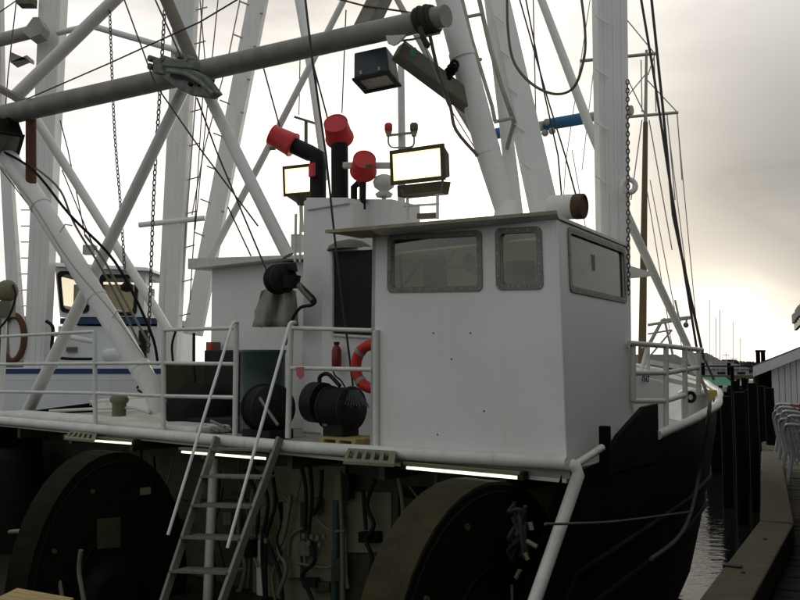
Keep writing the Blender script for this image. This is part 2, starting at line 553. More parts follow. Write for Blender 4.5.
def rrect(u0, u1, v0, v1, r, ru, n=5):      # rounded rectangle in uv, counter-clockwise
    out = []
    for cx, cy, a0 in ((u1 - ru, v1 - r, 0), (u0 + ru, v1 - r, 90), (u0 + ru, v0 + r, 180), (u1 - ru, v0 + r, 270)):
        for k in range(n + 1):
            a = R(a0 + 90 * k / n)
            out.append((cx + ru * math.cos(a), cy + r * math.sin(a)))
    return out
def ring(outer, inner, th):                 # plate between two loops of equal count, thickness th
    n = len(outer)
    mb = MB()
    vs = [V(p) for p in outer] + [V(p) for p in inner]
    vs += [p + th for p in vs]
    fs = []
    for i in range(n):
        j = (i + 1) % n
        fs += [(i, j, n + j, n + i), (2 * n + i, 3 * n + i, 3 * n + j, 2 * n + j), (i, 2 * n + i, 2 * n + j, j), (n + i, n + j, 3 * n + j, 3 * n + i)]
    return mb.add(vs, fs)

ZD, ZM, ZW = 0.70, -1.50, -1.62     # upper deck, main deck, water (dock planks at 0)
UP = V((0, 0, 1))

# ================================================================== SETTING
g = MB().add([(-900, -300, ZW), (900, -300, ZW), (900, 1500, ZW), (-900, 1500, ZW)], [(0, 1, 2, 3)])
tag(g.build('water', wm), 'dark rippled harbour water between the black hull and the dock', 'water', kind='structure')
# far shore: a low uneven strip of land
sh = MB()
xs = list(range(-420, 421, 6))
ptop = []
for i, x in enumerate(xs):
    h = 2.0 + 1.2 * math.sin(x * 0.043) + 0.8 * math.sin(x * 0.19 + 1) + random.uniform(-0.3, 0.3)
    ptop.append(h)
n = len(xs)
vs = [(x, 230, ZW - 0.3) for x in xs] + [(x, 236, ZW + 1.3 + ptop[i] * 0.35) for i, x in enumerate(xs)] + [(x, 262, ZW + 1.6 + ptop[i] * 0.7) for i, x in enumerate(xs)] + [(x, 330, ZW + 1.5 + ptop[i] * 0.7) for i, x in enumerate(xs)]
fs = [(r * n + i, r * n + i + 1, (r + 1) * n + i + 1, (r + 1) * n + i) for r in range(3) for i in range(n - 1)]
sh.add(vs, fs)
tag(sh.build('shore', terrain), 'low dark far shore across the harbour', 'shore', kind='structure')

# ------------------------------------------------------------------ the dock
EDGE = [V((-2.29, -2.0, 0)), V((3.25, 7.8, 0)), V((8.75, 20.7, 0))]
dd = (EDGE[2] - EDGE[1]).normalized()
dn = V((dd.y, -dd.x, 0))
dock = thing('dock', 'weathered plank dock beside the trawler with heavy timber kerb', 'dock', (3.25, 7.8, 0), kind='structure')
def edge_at(t):       # left end of a plank line at distance t along dd from the bend
    if t >= 0:
        return EDGE[1] + dd * t
    # intersect line (EDGE1 + dd*t + dn*s) with segment EDGE0-EDGE1
    d1 = (EDGE[1] - EDGE[0]).normalized()
    p = EDGE[1] + dd * t
    den = dn.x * d1.y - dn.y * d1.x
    s_ = ((EDGE[1].x - p.x) * d1.y - (EDGE[1].y - p.y) * d1.x) / den
    return p + dn * s_
pw = 0.205
k0, k1 = int(-9.5 / pw), int(13.0 / pw)
plank_meshes = []
def plank_box(length, w, h):
    mb = MB().box((length / 2, 0, -h / 2), (length / 2, 0, 0), (0, w / 2, 0), (0, 0, h / 2))
    return mb
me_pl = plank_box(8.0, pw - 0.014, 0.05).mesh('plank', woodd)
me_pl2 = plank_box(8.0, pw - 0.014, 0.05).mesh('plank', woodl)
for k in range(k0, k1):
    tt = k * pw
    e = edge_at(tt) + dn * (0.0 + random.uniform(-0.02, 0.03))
    worn = tt > 1.6  # near planks stay dark, the building's shade put into their colour
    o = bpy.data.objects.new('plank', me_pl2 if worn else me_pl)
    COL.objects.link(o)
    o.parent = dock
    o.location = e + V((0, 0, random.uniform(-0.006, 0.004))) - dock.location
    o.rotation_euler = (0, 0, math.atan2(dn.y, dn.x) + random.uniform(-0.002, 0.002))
d1 = (EDGE[1] - EDGE[0]).normalized()
n1_ = V((d1.y, -d1.x, 0))
m1 = MB().box((EDGE[0] + EDGE[1]) / 2 + n1_ * 0.14 + V((0, 0, 0.125)) - d1 * 0.03, d1 * ((EDGE[1] - EDGE[0]).length / 2 - 0.02), n1_ * 0.14, V((0, 0, 0.10)))
lab(m1.build('kerb_timber', woodl, dock, 0.012), 'angled kerb timber nearest the camera')
m1 = MB().box(EDGE[1] + dd * 3.25 + dn * 0.14 + V((0, 0, 0.125)), dd * 3.25, dn * 0.14, V((0, 0, 0.10)))
lab(m1.build('kerb_timber', woodl, dock, 0.012), 'straight kerb timber running away along the hull')
# kerb blocks and stringers, fascia, piles
for i in range(8):
    p = EDGE[0].lerp(EDGE[1], (i + 0.5) / 8) + n1_ * 0.14
    MB().box(p + V((0, 0, 0.012)), d1 * 0.12, n1_ * 0.12, V((0, 0, 0.0125))).build('kerb_block', woodd, dock)
for p, q, nn in ((EDGE[0], EDGE[1], n1_), (EDGE[1], EDGE[2], dn)):
    MB().bar(p + nn * 0.10 + V((0, 0, -0.20)), q + nn * 0.10 + V((0, 0, -0.20)), 0.14, 0.28).build('fascia_beam', woodd, dock)
    L = (q - p).length
    for k in range(int(L / 2.4) + 1):
        c = p + (q - p).normalized() * (k * 2.4 + 0.5) + nn * 0.34
        MB().tube([c + V((0, 0, -4.0)), c + V((0, 0, -0.08))], 0.15, 10).build('pile', pile_m, dock)
        MB().bar(c + V((0, 0, -0.20)), c + nn * 7.0 + V((0, 0, -0.20)), 0.15, 0.26).build('cross_beam', woodd, dock)
p = pz(728, 566, .226)
MB().box(p + n1_ * .03, d1 * .035, n1_ * .06, UP * .012).build('kerb_notch', black, dock)  # black block painted in for the dark of a notch in the kerb
for k in range(9):
    q = EDGE[0].lerp(EDGE[1], (k + .3) / 9) + n1_ * .14 + UP * .226
    MB().cyl(q, q + UP * .008, .016, seg=8).build('kerb_bolt', black, dock)

# ================================================================== THE TRAWLER
tr = thing('fishing_trawler', 'large white fishing trawler with black hull, boxy wheelhouse and tall white rigging', 'boat', tuple(B(4.7, 1.0, ZW)))
AC = 5.6
def a_s(b):               # starboard rail, in from the tangent line
    pts = [(-9, 0.25), (-4, 0.0), (-0.8, -0.12), (0, -0.12), (2.06, 0.0), (3.5, 0.12), (5, 0.36), (6.5, 0.85), (7.6, 1.45), (8.6, 2.3), (9.3, 3.5), (9.65, 4.5), (9.8, 5.6)]
    for (b0, a0), (b1, a1) in zip(pts, pts[1:]):
        if b <= b1:
            return a0 + (a1 - a0) * (b - b0) / (b1 - b0)
    return 5.6
def z_s(b):
    pts = [(-9, -0.75), (-2.5, -0.62), (-0.82, -0.33), (0, 0.69), (2.06, 0.87), (4, 1.0), (6.5, 1.18), (8.6, 1.42), (9.8, 1.7)]
    for (b0, a0), (b1, a1) in zip(pts, pts[1:]):
        if b <= b1:
            return a0 + (a1 - a0) * (b - b0) / (b1 - b0)
    return 1.7
STN = [-9, -7, -5, -4, -2.5, -1.6, -0.82, -0.4, 0, 0.7, 1.4, 2.06, 2.8, 3.5, 4.2, 5, 5.8, 6.5, 7.1, 7.6, 8.1, 8.6, 9.0, 9.3, 9.65, 9.8]
def hull_pt(b, f, side):  # f 0 at rail .. 1 at keel
    a, z = a_s(b), z_s(b)
    flare = 0.08 + 1.3 * max(0.0, b / 9.8) ** 1.4
    zz = z + (ZW - 0.6 - z) * f
    aa = a + flare * min(1, f * 1.15) ** 1.3
    if f > 0.8:
        aa += (f - 0.8) * 3
    bb_ = b - (0.9 * f if b > 6 else 0) * (b - 6) / 3.8
    aa = min(aa, AC - 0.02)
    if side < 0:
        aa = 2 * AC - aa
    return B(aa, bb_, zz)
hb = MB()
FR = [0, 0.12, 0.3, 0.5, 0.7, 0.85, 1.0]
for side in (1, -1):
    vs = [hull_pt(b, f, side) for b in STN for f in FR]
    m = len(FR)
    fs = []
    for i in range(len(STN) - 1):
        for j in range(m - 1):
            q = (i * m + j, i * m + j + 1, (i + 1) * m + j + 1, (i + 1) * m + j)
            fs.append(q if side > 0 else q[::-1])
    hb.add(vs, fs, True)
# transom
vs = [hull_pt(-9, f, 1) for f in FR] + [hull_pt(-9, f, -1) for f in FR]
hb.add(vs, [(j, j + 7, j + 8, j + 1) for j in range(6)])
hull = hb.build('hull', blackhull, tr)
# white inner bulwark forward, with white rim
def rim_pts(side, b0, b1, ins=0.0, dz=0.0):
    out = []
    for b in [x for x in STN if b0 <= x <= b1]:
        a = min(a_s(b) + ins, AC)
        if side < 0:
            a = 2 * AC - a
        out.append(B(a, b, z_s(b) + dz))
    return out
st = [b for b in STN if b >= 2.06]
ib = MB()
for side in (1, -1):
    top, bot = [], []
    for b in st:
        p = B(min(a_s(b), AC) if side > 0 else 2 * AC - min(a_s(b), AC), b, z_s(b) - 0.005)
        cdir_ = (B(AC, min(b, 6.0), p.z) - p).normalized()
        top.append(p + cdir_ * 0.07)
        q = p + cdir_ * (0.13 + 0.75 * max(0, b / 9.8) ** 1.5)
        bot.append(V((q.x, q.y, ZD + 0.004)))
    n = len(top)
    fs = [(i, i + 1, n + i + 1, n + i) for i in range(n - 1)]
    ib.add(top + bot, fs if side < 0 else [q[::-1] for q in fs], True)
ib.build('inner_bulwark', white, hull)
rm = MB()
rimline = smooth_path(rim_pts(1, 2.06, 9.8), 3) + smooth_path(rim_pts(-1, 2.06, 9.8)[::-1], 3)[1:]
rm.tube(rimline, 0.055, 8)
rm.build('bulwark_rim', white, hull)
for f_ in (0.30, 0.42):
    MB().tube([hull_pt(b, f_, 1) - LD * .01 for b in STN if b <= 9.3], 0.035, 6).build('rub_rail', blackhull, hull)
# raised black plate beside the wheelhouse
poly = [(0.72, ZD - 0.1), (2.08, ZD - 0.1), (2.08, 1.205), (1.67, 1.185), (0.98, 0.945), (0.72, 0.80)]
MB().prism([B(a_s(b) - 0.01, b, z) for b, z in poly], LD * 0.05).build('bulwark_plate', blackhull, hull)
MB().tube([B(-0.06, 0.03, 0.725), pa(602, 447.5, -.10)], 0.035, 8).build('side_ledge', white, tr)
# white edge down from the shelter deck to the after bulwark
e0, e1 = B(-0.13, 0.02, 0.70), B(-0.13, -0.80, -0.31)
MB().tube([B(-0.07, -0.01, 0.755), B(-0.11, 0.0, 0.74), e0 + V((0, 0, -0.03)), e1, B(-0.13, -1.0, -0.40), B(-0.10, -2.4, -0.60), B(0.0, -4.0, -0.67), B(0.25, -8.9, -0.73)], 0.056, 10).build('bulwark_edge', white, tr)
# upper deck and main deck
def deck_poly(b0, b1, z, ins):
    bs = [b0] + [b for b in STN if b0 < b < b1] + [b1]
    r_ = [B(min(a_s(b) + ins, AC - 0.01), b, z) for b in bs]
    l_ = [B(2 * AC - min(a_s(b) + ins, AC - 0.01), b, z) for b in bs]
    return r_ + l_[::-1]
MB().prism(deck_poly(0.06, 9.6, ZD - 0.08, 0.09), V((0, 0, 0.08))).build('upper_deck', deckm, tr)
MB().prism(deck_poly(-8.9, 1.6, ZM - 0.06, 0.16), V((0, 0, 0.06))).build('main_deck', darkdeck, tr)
inn = MB()
for side in (1, -1):
    vs = []
    for b in [x for x in STN if x <= 0]:
        a = a_s(b) + 0.14
        a = a if side > 0 else 2 * AC - a
        vs += [B(a, b, z_s(b) - 0.02), B(a, b, ZM)]
    inn.add(vs, [(2 * i, 2 * i + 1, 2 * i + 3, 2 * i + 2) for i in range(len(vs) // 2 - 1)])
inn.build('after_bulwark_lining', darkst, tr)
# deck lip: rounded white edge
lip = MB()
lip.tube([B(-0.05, -0.02, 0.765), B(1.7, -0.02, 0.725), B(3.4, -0.02, 0.69), B(11.2, -0.02, 0.685)], [0.062, 0.066, 0.07, 0.07], 14)
lip.build('deck_lip', white, tr)
MB().box(B(5.6, 0.07, 0.60), LD * 5.6, FD * 0.03, V((0, 0, 0.018))).build('lip_web', white, tr)
# under-deck frames
for a in [0.7, 2.2, 3.6, 5.2, 6.8, 8.4, 10.0]:
    MB().box(B(a, 0.65, 0.515), LD * 0.04, FD * 0.55, V((0, 0, 0.10))).build('deck_beam', dimgreen, tr)
# white slab coaming at the left of the ladder opening
p0, p1 = pz(-30, 414, ZD), pz(197, 421, ZD)
a1_, b1_ = ab(pb(196, 425, 0.12))
MB().box(B((11.0 + a1_) / 2, 0.42, ZD + 0.055), LD * ((11.0 - a1_) / 2), FD * 0.30, V((0, 0, 0.053))).build('deck_coaming', white, tr, 0.04)
# bulkhead below
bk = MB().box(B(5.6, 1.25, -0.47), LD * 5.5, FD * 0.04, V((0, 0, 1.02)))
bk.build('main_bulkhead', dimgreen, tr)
def panel(px0, px1, py0, py1, b, m, name='bulkhead_panel', th=0.03, bev=0.008):
    q = [pb(px0, py1, b), pb(px1, py1, b), pb(px1, py0, b), pb(px0, py0, b)]
    for p in q:
        p.z = max(p.z, ZM)
    return MB().prism(q, FD * th).build(name, m, tr, bev)
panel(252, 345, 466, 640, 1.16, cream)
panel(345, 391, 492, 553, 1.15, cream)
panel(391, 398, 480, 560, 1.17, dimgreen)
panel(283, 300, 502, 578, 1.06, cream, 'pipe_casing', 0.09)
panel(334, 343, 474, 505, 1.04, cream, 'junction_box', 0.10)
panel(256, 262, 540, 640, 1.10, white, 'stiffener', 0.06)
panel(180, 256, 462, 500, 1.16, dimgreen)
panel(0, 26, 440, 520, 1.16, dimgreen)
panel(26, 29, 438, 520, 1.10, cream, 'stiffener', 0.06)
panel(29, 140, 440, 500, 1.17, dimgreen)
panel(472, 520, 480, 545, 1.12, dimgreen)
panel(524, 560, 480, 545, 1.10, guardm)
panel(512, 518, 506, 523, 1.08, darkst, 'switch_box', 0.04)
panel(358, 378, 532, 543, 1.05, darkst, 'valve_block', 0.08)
def pipe(pxs, b, r, m, name='pipe', k=5, dz=0):
    pts = [pb(x, y, b if not isinstance(b, (list, tuple)) else b[i]) for i, (x, y) in enumerate(pxs)]
    for p in pts:
        p.z = max(p.z, ZM + 0.01)
    return MB().tube(smooth_path(pts, k) if k else pts, r, 8).build(name, m, tr)
pipe([(340, 470), (342, 530), (343, 640)], 1.02, 0.028, cream, k=0)
pipe([(337, 500), (334, 640)], 1.05, 0.05, tealm, k=0)
pipe([(215, 445), (210, 545), (207, 640)], 0.5, 0.065, white, 'deck_stanchion', k=0)
for pts in ([(310, 465), (312, 500), (309, 535), (315, 560), (302, 575), (308, 590), (318, 612)],
            [(300, 462), (306, 490), (305, 530)], [(322, 470), (320, 500), (313, 515)],
            [(262, 530), (272, 552), (280, 575), (283, 610)], [(255, 470), (268, 500), (262, 545), (265, 610)],
            [(375, 480), (367, 505), (374, 525), (366, 540), (372, 560), (365, 600)], [(363, 490), (366, 530)],
            [(245, 470), (258, 500), (256, 540)], [(272, 470), (275, 505), (266, 540), (266, 605)]):
    pipe(pts, 1.0, 0.026, black, 'hydraulic_hose')
for pts in ([(288, 556), (291, 536), (305, 527)], [(318, 520), (330, 530), (345, 531)], [(302, 475), (296, 500)], [(285, 497), (290, 503)],
            [(275, 600), (272, 575), (280, 556)], [(303, 540), (305, 565)], [(296, 563), (332, 566), (331, 535)]):
    pipe(pts, 1.02, 0.016, cream, 'small_pipe')
for x, y in ((304, 536), (312, 537), (318, 538), (324, 536), (309, 543), (320, 545), (260, 537), (266, 541)):
    p = pb(x, y, 0.97)
    MB().cyl(p - UP * 0.025, p + UP * 0.035, 0.03, seg=8).build('valve', alum, tr)

random.seed(11)
for k in range(26):     # the clutter of hoses and pipes in the dark under the deck
    x0 = random.choice([random.uniform(150, 262), random.uniform(395, 470), random.uniform(262, 345), random.uniform(28, 60)])
    y0 = random.uniform(455, 500)
    pts = [(x0, y0)]
    for q in range(4):
        pts.append((pts[-1][0] + random.uniform(-10, 10), pts[-1][1] + random.uniform(14, 45)))
    pipe(pts, random.uniform(.86, 1.08), random.choice([.012, .018, .026, .03]), random.choice([black, black, darkst, drab, cream]), 'hydraulic_hose')
for k in range(18):
    x0, y0 = random.choice([random.uniform(160, 260), random.uniform(395, 470), random.uniform(255, 340)]), random.uniform(470, 590)
    panel(x0, x0 + random.uniform(6, 20), y0, y0 + random.uniform(6, 24), random.uniform(.98, 1.1), random.choice([darkst, black, dimgreen, drab]), 'machinery_box', .1, .01)
# ------------------------------------------------------------------ wheelhouse
bw = 0.06
fBL, fBR, fTR, fTL = pb(370, 452, bw), pb(566.5, 476, bw), pb(557, 219.5, bw), pb(372.5, 230, bw)
for p in (fBL, fBR):
    p.z = ZD + 0.002
def front(u, v):
    return fBL.lerp(fBR, u).lerp(fTL.lerp(fTR, u), v)
rBL, rTL = fBR.copy(), fTR.copy()
rBR, rTR = pY(635, 440, 9.55), pY(627, 247.5, 9.55)
rBR.z = ZD + 0.002
def side(u, v):
    return rBL.lerp(rBR, u).lerp(rTL.lerp(rTR, u), v)
def inv(P, px, py, plane):
    """uv of the place on a wall that is seen at a pixel"""
    r_ = ray(px, py)
    u = v = 0.5
    a, b, c = P(0, 0), P(1, 0), P(0, 1)
    nn = (b - a).cross(c - a)
    x = EYE + r_ * ((a - EYE).dot(nn) / r_.dot(nn))
    for _ in range(20):
        p = P(u, v)
        du, dv = (P(u + 1e-3, v) - p) / 1e-3, (P(u, v + 1e-3) - p) / 1e-3
        e = x - p
        A, Bb, C = du.dot(du), du.dot(dv), dv.dot(dv)
        E, F = e.dot(du), e.dot(dv)
        D = A * C - Bb * Bb
        u += (E * C - F * Bb) / D
        v += (A * F - Bb * E) / D
    return u, v
def hole(P, x0, y0, x1, y1, x2, y2, x3, y3):
    q = [inv(P, *c, None) for c in ((x0, y0), (x1, y1), (x2, y2), (x3, y3))]   # tl, tr, br, bl
    return ((q[0][0] + q[3][0]) / 2, (q[1][0] + q[2][0]) / 2, (q[2][1] + q[3][1]) / 2, (q[0][1] + q[1][1]) / 2)
h1 = hole(front, 388, 235.5, 482.5, 229.5, 482.5, 290, 388, 294)
h2 = hole(front, 496.5, 229, 543, 225.5, 542.5, 289, 495.5, 290.5)
h3 = hole(side, 567, 228, 622.5, 247.5, 625, 303, 569, 292)
def shrink(h, P, m):
    U, Wd = (P(1, .5) - P(0, .5)).length, (P(.5, 1) - P(.5, 0)).length
    return (h[0] + m / U, h[1] - m / U, h[2] + m / Wd, h[3] - m / Wd)
wh = wall_grid(front, [], [], [shrink(h1, front, .05), shrink(h2, front, .05)], FD * 0.05)
sd = (rBR - rBL).normalized()
sn = V((-sd.y, sd.x, 0))     # towards the inside
s2 = wall_grid(side, [], [], [shrink(h3, side, .05)], sn * 0.05)
# far (port) and forward walls, with windows of their own
def port(u, v):
    q = FD * (2.2 * (1 - u))
    return (fBL + q).lerp(fTL + q, v) if u < 1 else fBL.lerp(fTL, v)
fwBR, fwTR = rBR.copy(), rTR.copy()
fwBL, fwTL = fBL + FD * 2.2, fTL + FD * 2.2
def fwd(u, v):
    return fwBR.lerp(fwBL, u).lerp(fwTR.lerp(fwTL, u), v)
s3 = wall_grid(port, [], [], [(0.12, 0.88, 0.40, 0.72)], LD * -0.05)
s4 = wall_grid(fwd, [], [], [(0.05, 0.34, 0.30, 0.735), (0.38, 0.66, 0.30, 0.735), (0.70, 0.96, 0.30, 0.735)], FD * -0.05)
for m in (s2, s3, s4):
    wh.add(m.v, m.f)
wheel = wh.build('wheelhouse', whouse, tr)
def window(P, h, out, fr=0.055, rad=0.06, gm=None):
    U, Wd = (P(1, .5) - P(0, .5)).length, (P(.5, 1) - P(.5, 0)).length
    o = [P(u, v) + out * 0.002 for u, v in rrect(*h, rad / Wd, rad / U)]
    hi = shrink(h, P, fr)
    i = [P(u, v) + out * 0.002 for u, v in rrect(*hi, rad * .8 / Wd, rad * .8 / U)]
    ring(o, i, out * 0.012).build('window_frame', framem, wheel)
    hp = shrink(h, P, fr - 0.012)
    g_ = [P(u, v) - out * 0.02 for u, v in rrect(*hp, rad * .8 / Wd, rad * .8 / U)]
    MB().prism(g_, out * 0.006).build('window_pane', gm or glass, wheel)
    mb = MB()
    hb_ = shrink(h, P, fr * 0.5)
    nu, nv = max(2, int((h[1] - h[0]) * U / 0.11)), max(2, int((h[3] - h[2]) * Wd / 0.11))
    for k in range(nu + 1):
        for v in (hb_[2], hb_[3]):
            p = P(hb_[0] + (hb_[1] - hb_[0]) * k / nu, v)
            mb.cyl(p + out * 0.013, p + out * 0.019, 0.008, seg=6)
    for k in range(1, nv):
        for u in (hb_[0], hb_[1]):
            p = P(u, hb_[2] + (hb_[3] - hb_[2]) * k / nv)
            mb.cyl(p + out * 0.013, p + out * 0.019, 0.008, seg=6)
    mb.build('frame_bolts', boltm, wheel)['kind'] = 'stuff'
window(front, h1, -FD)
window(front, h2, -FD)
window(side, h3, -sn, gm=glass3)
for k in ((0.05, 0.34, 0.30, 0.735), (0.38, 0.66, 0.30, 0.735), (0.70, 0.96, 0.30, 0.735)):
    window(fwd, (k[0] - .02, k[1] + .02, k[2] - .02, k[3] + .02), FD)
window(port, (0.10, 0.90, 0.38, 0.74), LD)
# ceiling lining, floor and some gear inside the wheelhouse
qa = [fBL, fBR, rBR, fwBL]
MB().prism([V((p.x, p.y, 2.80)) + (V((fBL.x + rBR.x, fBL.y + rBR.y, 0)) / 2 - V((p.x, p.y, 0))) * 0.10 for p in qa], UP * 0.02).build('ceiling_lining', glow_in, wheel)
c0 = B(1.35, 1.85, ZD + 0.02)
MB().box(c0 + UP * 0.55, LD * 0.75, FD * 0.2, UP * 0.5).build('console', interior, wheel, 0.03)
MB().box(c0 + UP * 1.28 + LD * 0.4, LD * 0.22, FD * 0.12, UP * 0.16).build('instrument_box', darkst, wheel, 0.02)
cc_ = B(1.25, 1.0, ZD)
mb = MB().cyl(cc_, cc_ + UP * 0.95, 0.05)
mb.box(cc_ + UP * 1.0, LD * 0.24, FD * 0.24, UP * 0.05)
mb.box(cc_ - FD * 0.22 + UP * 1.45, LD * 0.22, FD * 0.04, UP * 0.42)
mb.build('helm_chair', canvasm, wheel, 0.03)
mb = MB()
for (x0, y0, x1, y1) in ((405, 284, 440, 234), (448, 262, 467, 232), (448, 267, 476, 268), (398, 240, 402, 288)):
    mb.tube([pb(x0, y0, 0.35), pb(x1, y1, 0.35)], 0.014, 6)
mb.sphere(pb(469, 262, .5), .07, 10, 6, (1, .6, 1.5))
mb.build('cabin_rail', black, wheel)
mb = MB().tube([pb(443, 232, 0.5), pb(444, 300, 0.5)], 0.035, 8)
MB().tube([pb(405, 240, .8), pb(406, 300, .8)], .045, 8).build('white_post', white, wheel)
mb.build('cabin_post', darkst, wheel)
mb = MB().tube([pb(420, 250, 1.0), pb(420, 330, 1.0)], 0.12, 10)
mb.build('oilskin', canvasm, wheel)
MB().tube([pb(398, 236, .6), pb(399, 300, .6)], .09, 8).build('hanging_coat', drab, wheel)
MB().tube([pb(433, 252, .6), pb(434, 300, .6)], .11, 10).build('hanging_coat', guardm, wheel)
MB().tube([pb(520, 262, .7), pb(521, 320, .7)], .15, 10).build('hanging_coat', black, wheel)
MB().tube([pb(505, 236, .5), pb(514, 246, .5), pb(532, 238, .5)], .012, 6).build('cabin_cable', drab, wheel)
MB().box(pb(575, 262, .9), LD * .12, FD * .2, UP * .08).build('chart_box', cream, wheel)
# roof slab with visor
rf = [pb(326, 232.0, -0.20), pb(557.5, 212.2, -0.20), rTR + sd * 0.0, fwTL]
rf[1] = fTR - FD * 0.20 + UP * 0.0
rf = [V(p) for p in rf]
bl, br_ = pb(326, 233.0, -0.46), pb(557, 214.0, -0.03)
bR2, bL2 = rTR + UP * 0.003, fwTL + UP * 0.003
bl2 = pb(326, 233.0, -0.46) + FD * 2.66
bl2.z = bL2.z + 0.02
low_ = [bl, br_, rTL + UP * 0.006 - sn * 0.02, bR2 - sn * 0.02 + sd * 0.03, bl2]
rb = MB().prism(low_, UP * 0.03)
roof = rb.build('roof', white, wheel)
lo2 = [p - UP * 0.006 for p in (bl + FD * .03 - LD * .05, br_ + FD * 0.02 + LD * .08, br_ + FD * 0.08 + LD * .08, bl + FD * 0.50 - LD * .05)]
MB().prism(lo2, UP * 0.005).build('visor_underside', underm, wheel)
MB().bar(bl - FD * .006 + UP * .014, br_ - FD * .006 + UP * .014, .012, .034).build('visor_edge', edgem, wheel)
# small screw heads / rust pocks on the aft wall
mb = MB()
for x, y in ((433.5, 333), (470.5, 333), (451.5, 359), (437.5, 434.5), (484, 411)):
    p = pb(x, y, bw - 0.001)
    mb.cyl(p - FD * 0.005, p + FD * 0.01, 0.008, seg=8)
mb.build('wall_bolts', rust, wheel)
# corner bead and bottom lip
MB().tube([fBR + V((0, 0, .02)), fTR - V((0, 0, .01))], 0.014, 8).build('corner_bead', whouse, wheel)
p = pY(605, 440, 7.75)

# roof drum: white float with rusty end
c1, c2 = pb(553, 206, 0.75), pb(572, 209, 0.40)
axd = pb(566, 207, 0.55)
ax = (V((0.80, -0.55, -0.06))).normalized()
fl = thing('float_drum', 'white drum with rusty end lying on the wheelhouse roof corner', 'drum', tuple(axd - UP * 0.12))
MB().lathe(axd - ax * 0.18, ax, [(0.05, -0.03), (0.10, 0), (0.118, 0.03), (0.122, 0.20), (0.12, 0.27)], 22).build('drum_body', white, fl)
MB().lathe(axd + ax * 0.092, ax, [(0.121, 0), (0.124, 0.02), (0.122, 0.09), (0.10, 0.10), (0.095, 0.085)], 22).build('rusty_end', drumrust, fl)
MB().tube([axd - ax * 0.05 + V((0, 0, .125)), axd - ax * .05 + V((0, 0, -.10))], 0.008, 6).build('strap', darkst, fl)

# ------------------------------------------------------------------ deckhouse and exhaust casing
def boxb(px0, px1, ytop, ybot, b0, depth, zb=None, ref=None):
    q0, q1 = pb(px0, ytop, b0), pb(px1, ytop, b0)
    a0, a1 = ab(q0)[0], ab(q1)[0]
    zt0, zt1 = q0.z, q1.z
    zbb = zb if zb is not None else pb((px0 + px1) / 2, ybot, b0).z
    return MB().hexa([B(a0, b0, zbb), B(a1, b0, zbb), B(a1, b0 + depth, zbb), B(a0, b0 + depth, zbb),
                      B(a0, b0, zt0), B(a1, b0, zt1), B(a1, b0 + depth, zt1), B(a0, b0 + depth, zt0)])
ho = boxb(212, 316, 262, 440, 1.75, 3.0, ZD).build('deckhouse', whouse, tr, 0.01)
boxb(188, 320, 258.5, 261.5, 1.50, 3.3).build('house_roof', white, ho)
mb = boxb(303, 352, 200, 440, 1.30, 0.55, ZD)
cas = mb.build('exhaust_casing', whouse, tr, 0.03)
boxb(306, 348, 197.5, 207, 1.26, 0.62).build('casing_cap', whouse, cas, 0.015)
mb = boxb(343, 392, 199, 300, 1.62, 0.6).build('casing_wing', whouse, cas, 0.01)
dw_ = boxb(322, 384, 247, 440, 1.12, 1.0, ZD).build('companion_house', whouse, tr, 0.01)
# open door and frame: black plate on the wall painted as the shade inside
q = [pb(x, y, 1.10) for x, y in ((334, 334), (372, 337), (372, 250), (334, 252))]
MB().prism(q, FD * 0.015).build('doorway', black, dw_)
for p0, p1 in (((332.5, 250), (332.5, 335)), ((331, 250), (373, 248.5)), ((331, 334.5), (373, 337))):
    MB().bar(pb(*p0, 1.085), pb(*p1, 1.085), 0.03, 0.035, FD).build('door_frame', white, dw_)
MB().lathe(pb(350, 249, 1.2) - UP * .02, UP, [(0.30, 0), (0.28, 0.05), (0.18, 0.11), (0.05, 0.14)], 20).build('vent_cowl', drab, dw_)
for x, y, ln in ((297, 216, 40), (296, 230, 40)):
    pass
for x in (296, 301):
    MB().tube([pb(x, 214, 1.5), pb(x - 1, 262, 1.5)], 0.02, 8).build('vent_pipe', white, ho)
boxb(291, 299, 234, 252, 1.5, 0.1).build('small_box', white, ho)
# exhaust pipes
def exh(pts, r, name='exhaust_pipe'):
    return MB().tube(pts, r, 18).build(name, black, tr)
p0, p1, p2 = pb(318, 206, 1.52), pb(318, 157, 1.52), pb(286, 142, 1.35)
r0 = wpx(p0, 17)
exh([p0 - UP * .05, p1 - UP * 0.14, p1 + (p2 - p1) * 0.02, p1 + (p2 - p1) * 0.25, p2], r0)
p4, p5 = pb(340, 206, 1.50), pb(339.5, 131, 1.50)
exh([p4 - UP * .05, p5], wpx(p4, 17.5))
p6, p7 = pb(362.5, 206, 1.55), pb(363, 172, 1.55)
exh([p6 - UP * .05, p7], wpx(p6, 7))
p8 = pb(354, 200, 1.55)
exh([p8 - UP * .1, pb(354, 187, 1.55), pb(359, 183, 1.55)], wpx(p8, 7))
def bucket(base, axis, r, ln, label):
    t_ = thing('red_bucket', label, 'bucket', tuple(base), 'red buckets capping the exhaust pipes')
    MB().lathe(base, axis, [(r * 0.99, 0), (r * 1.02, 0.01), (r * 1.02, 0.035), (r * 0.97, 0.04), (r * 0.84, ln - 0.015), (r * 0.82, ln)], 24).build('pail', redp, t_)
    MB().lathe(base + V(axis).normalized() * ln, axis, [(r * 0.82, 0), (r * 0.86, 0.001), (r * 0.86, 0.012), (r * 0.79, 0.014), (r * 0.76, 0.006)], 24).build('bottom_rim', redp, t_)
    return t_
def seal(t_, c, x, y, n):
    MB().box(c, x, y, n).build('paper_label', cream, t_)
d2 = (p2 - p1).normalized()
bk1 = bucket(p2 - d2 * 0.14, d2 - UP * 0.02 - V((0, .25, 0)), wpx(p2, 25), wpx(p2, 2) * 25, 'red bucket over the sideways end of the bent black exhaust')
bc = p2 - d2 * .12
tow = (EYE - p2).normalized()
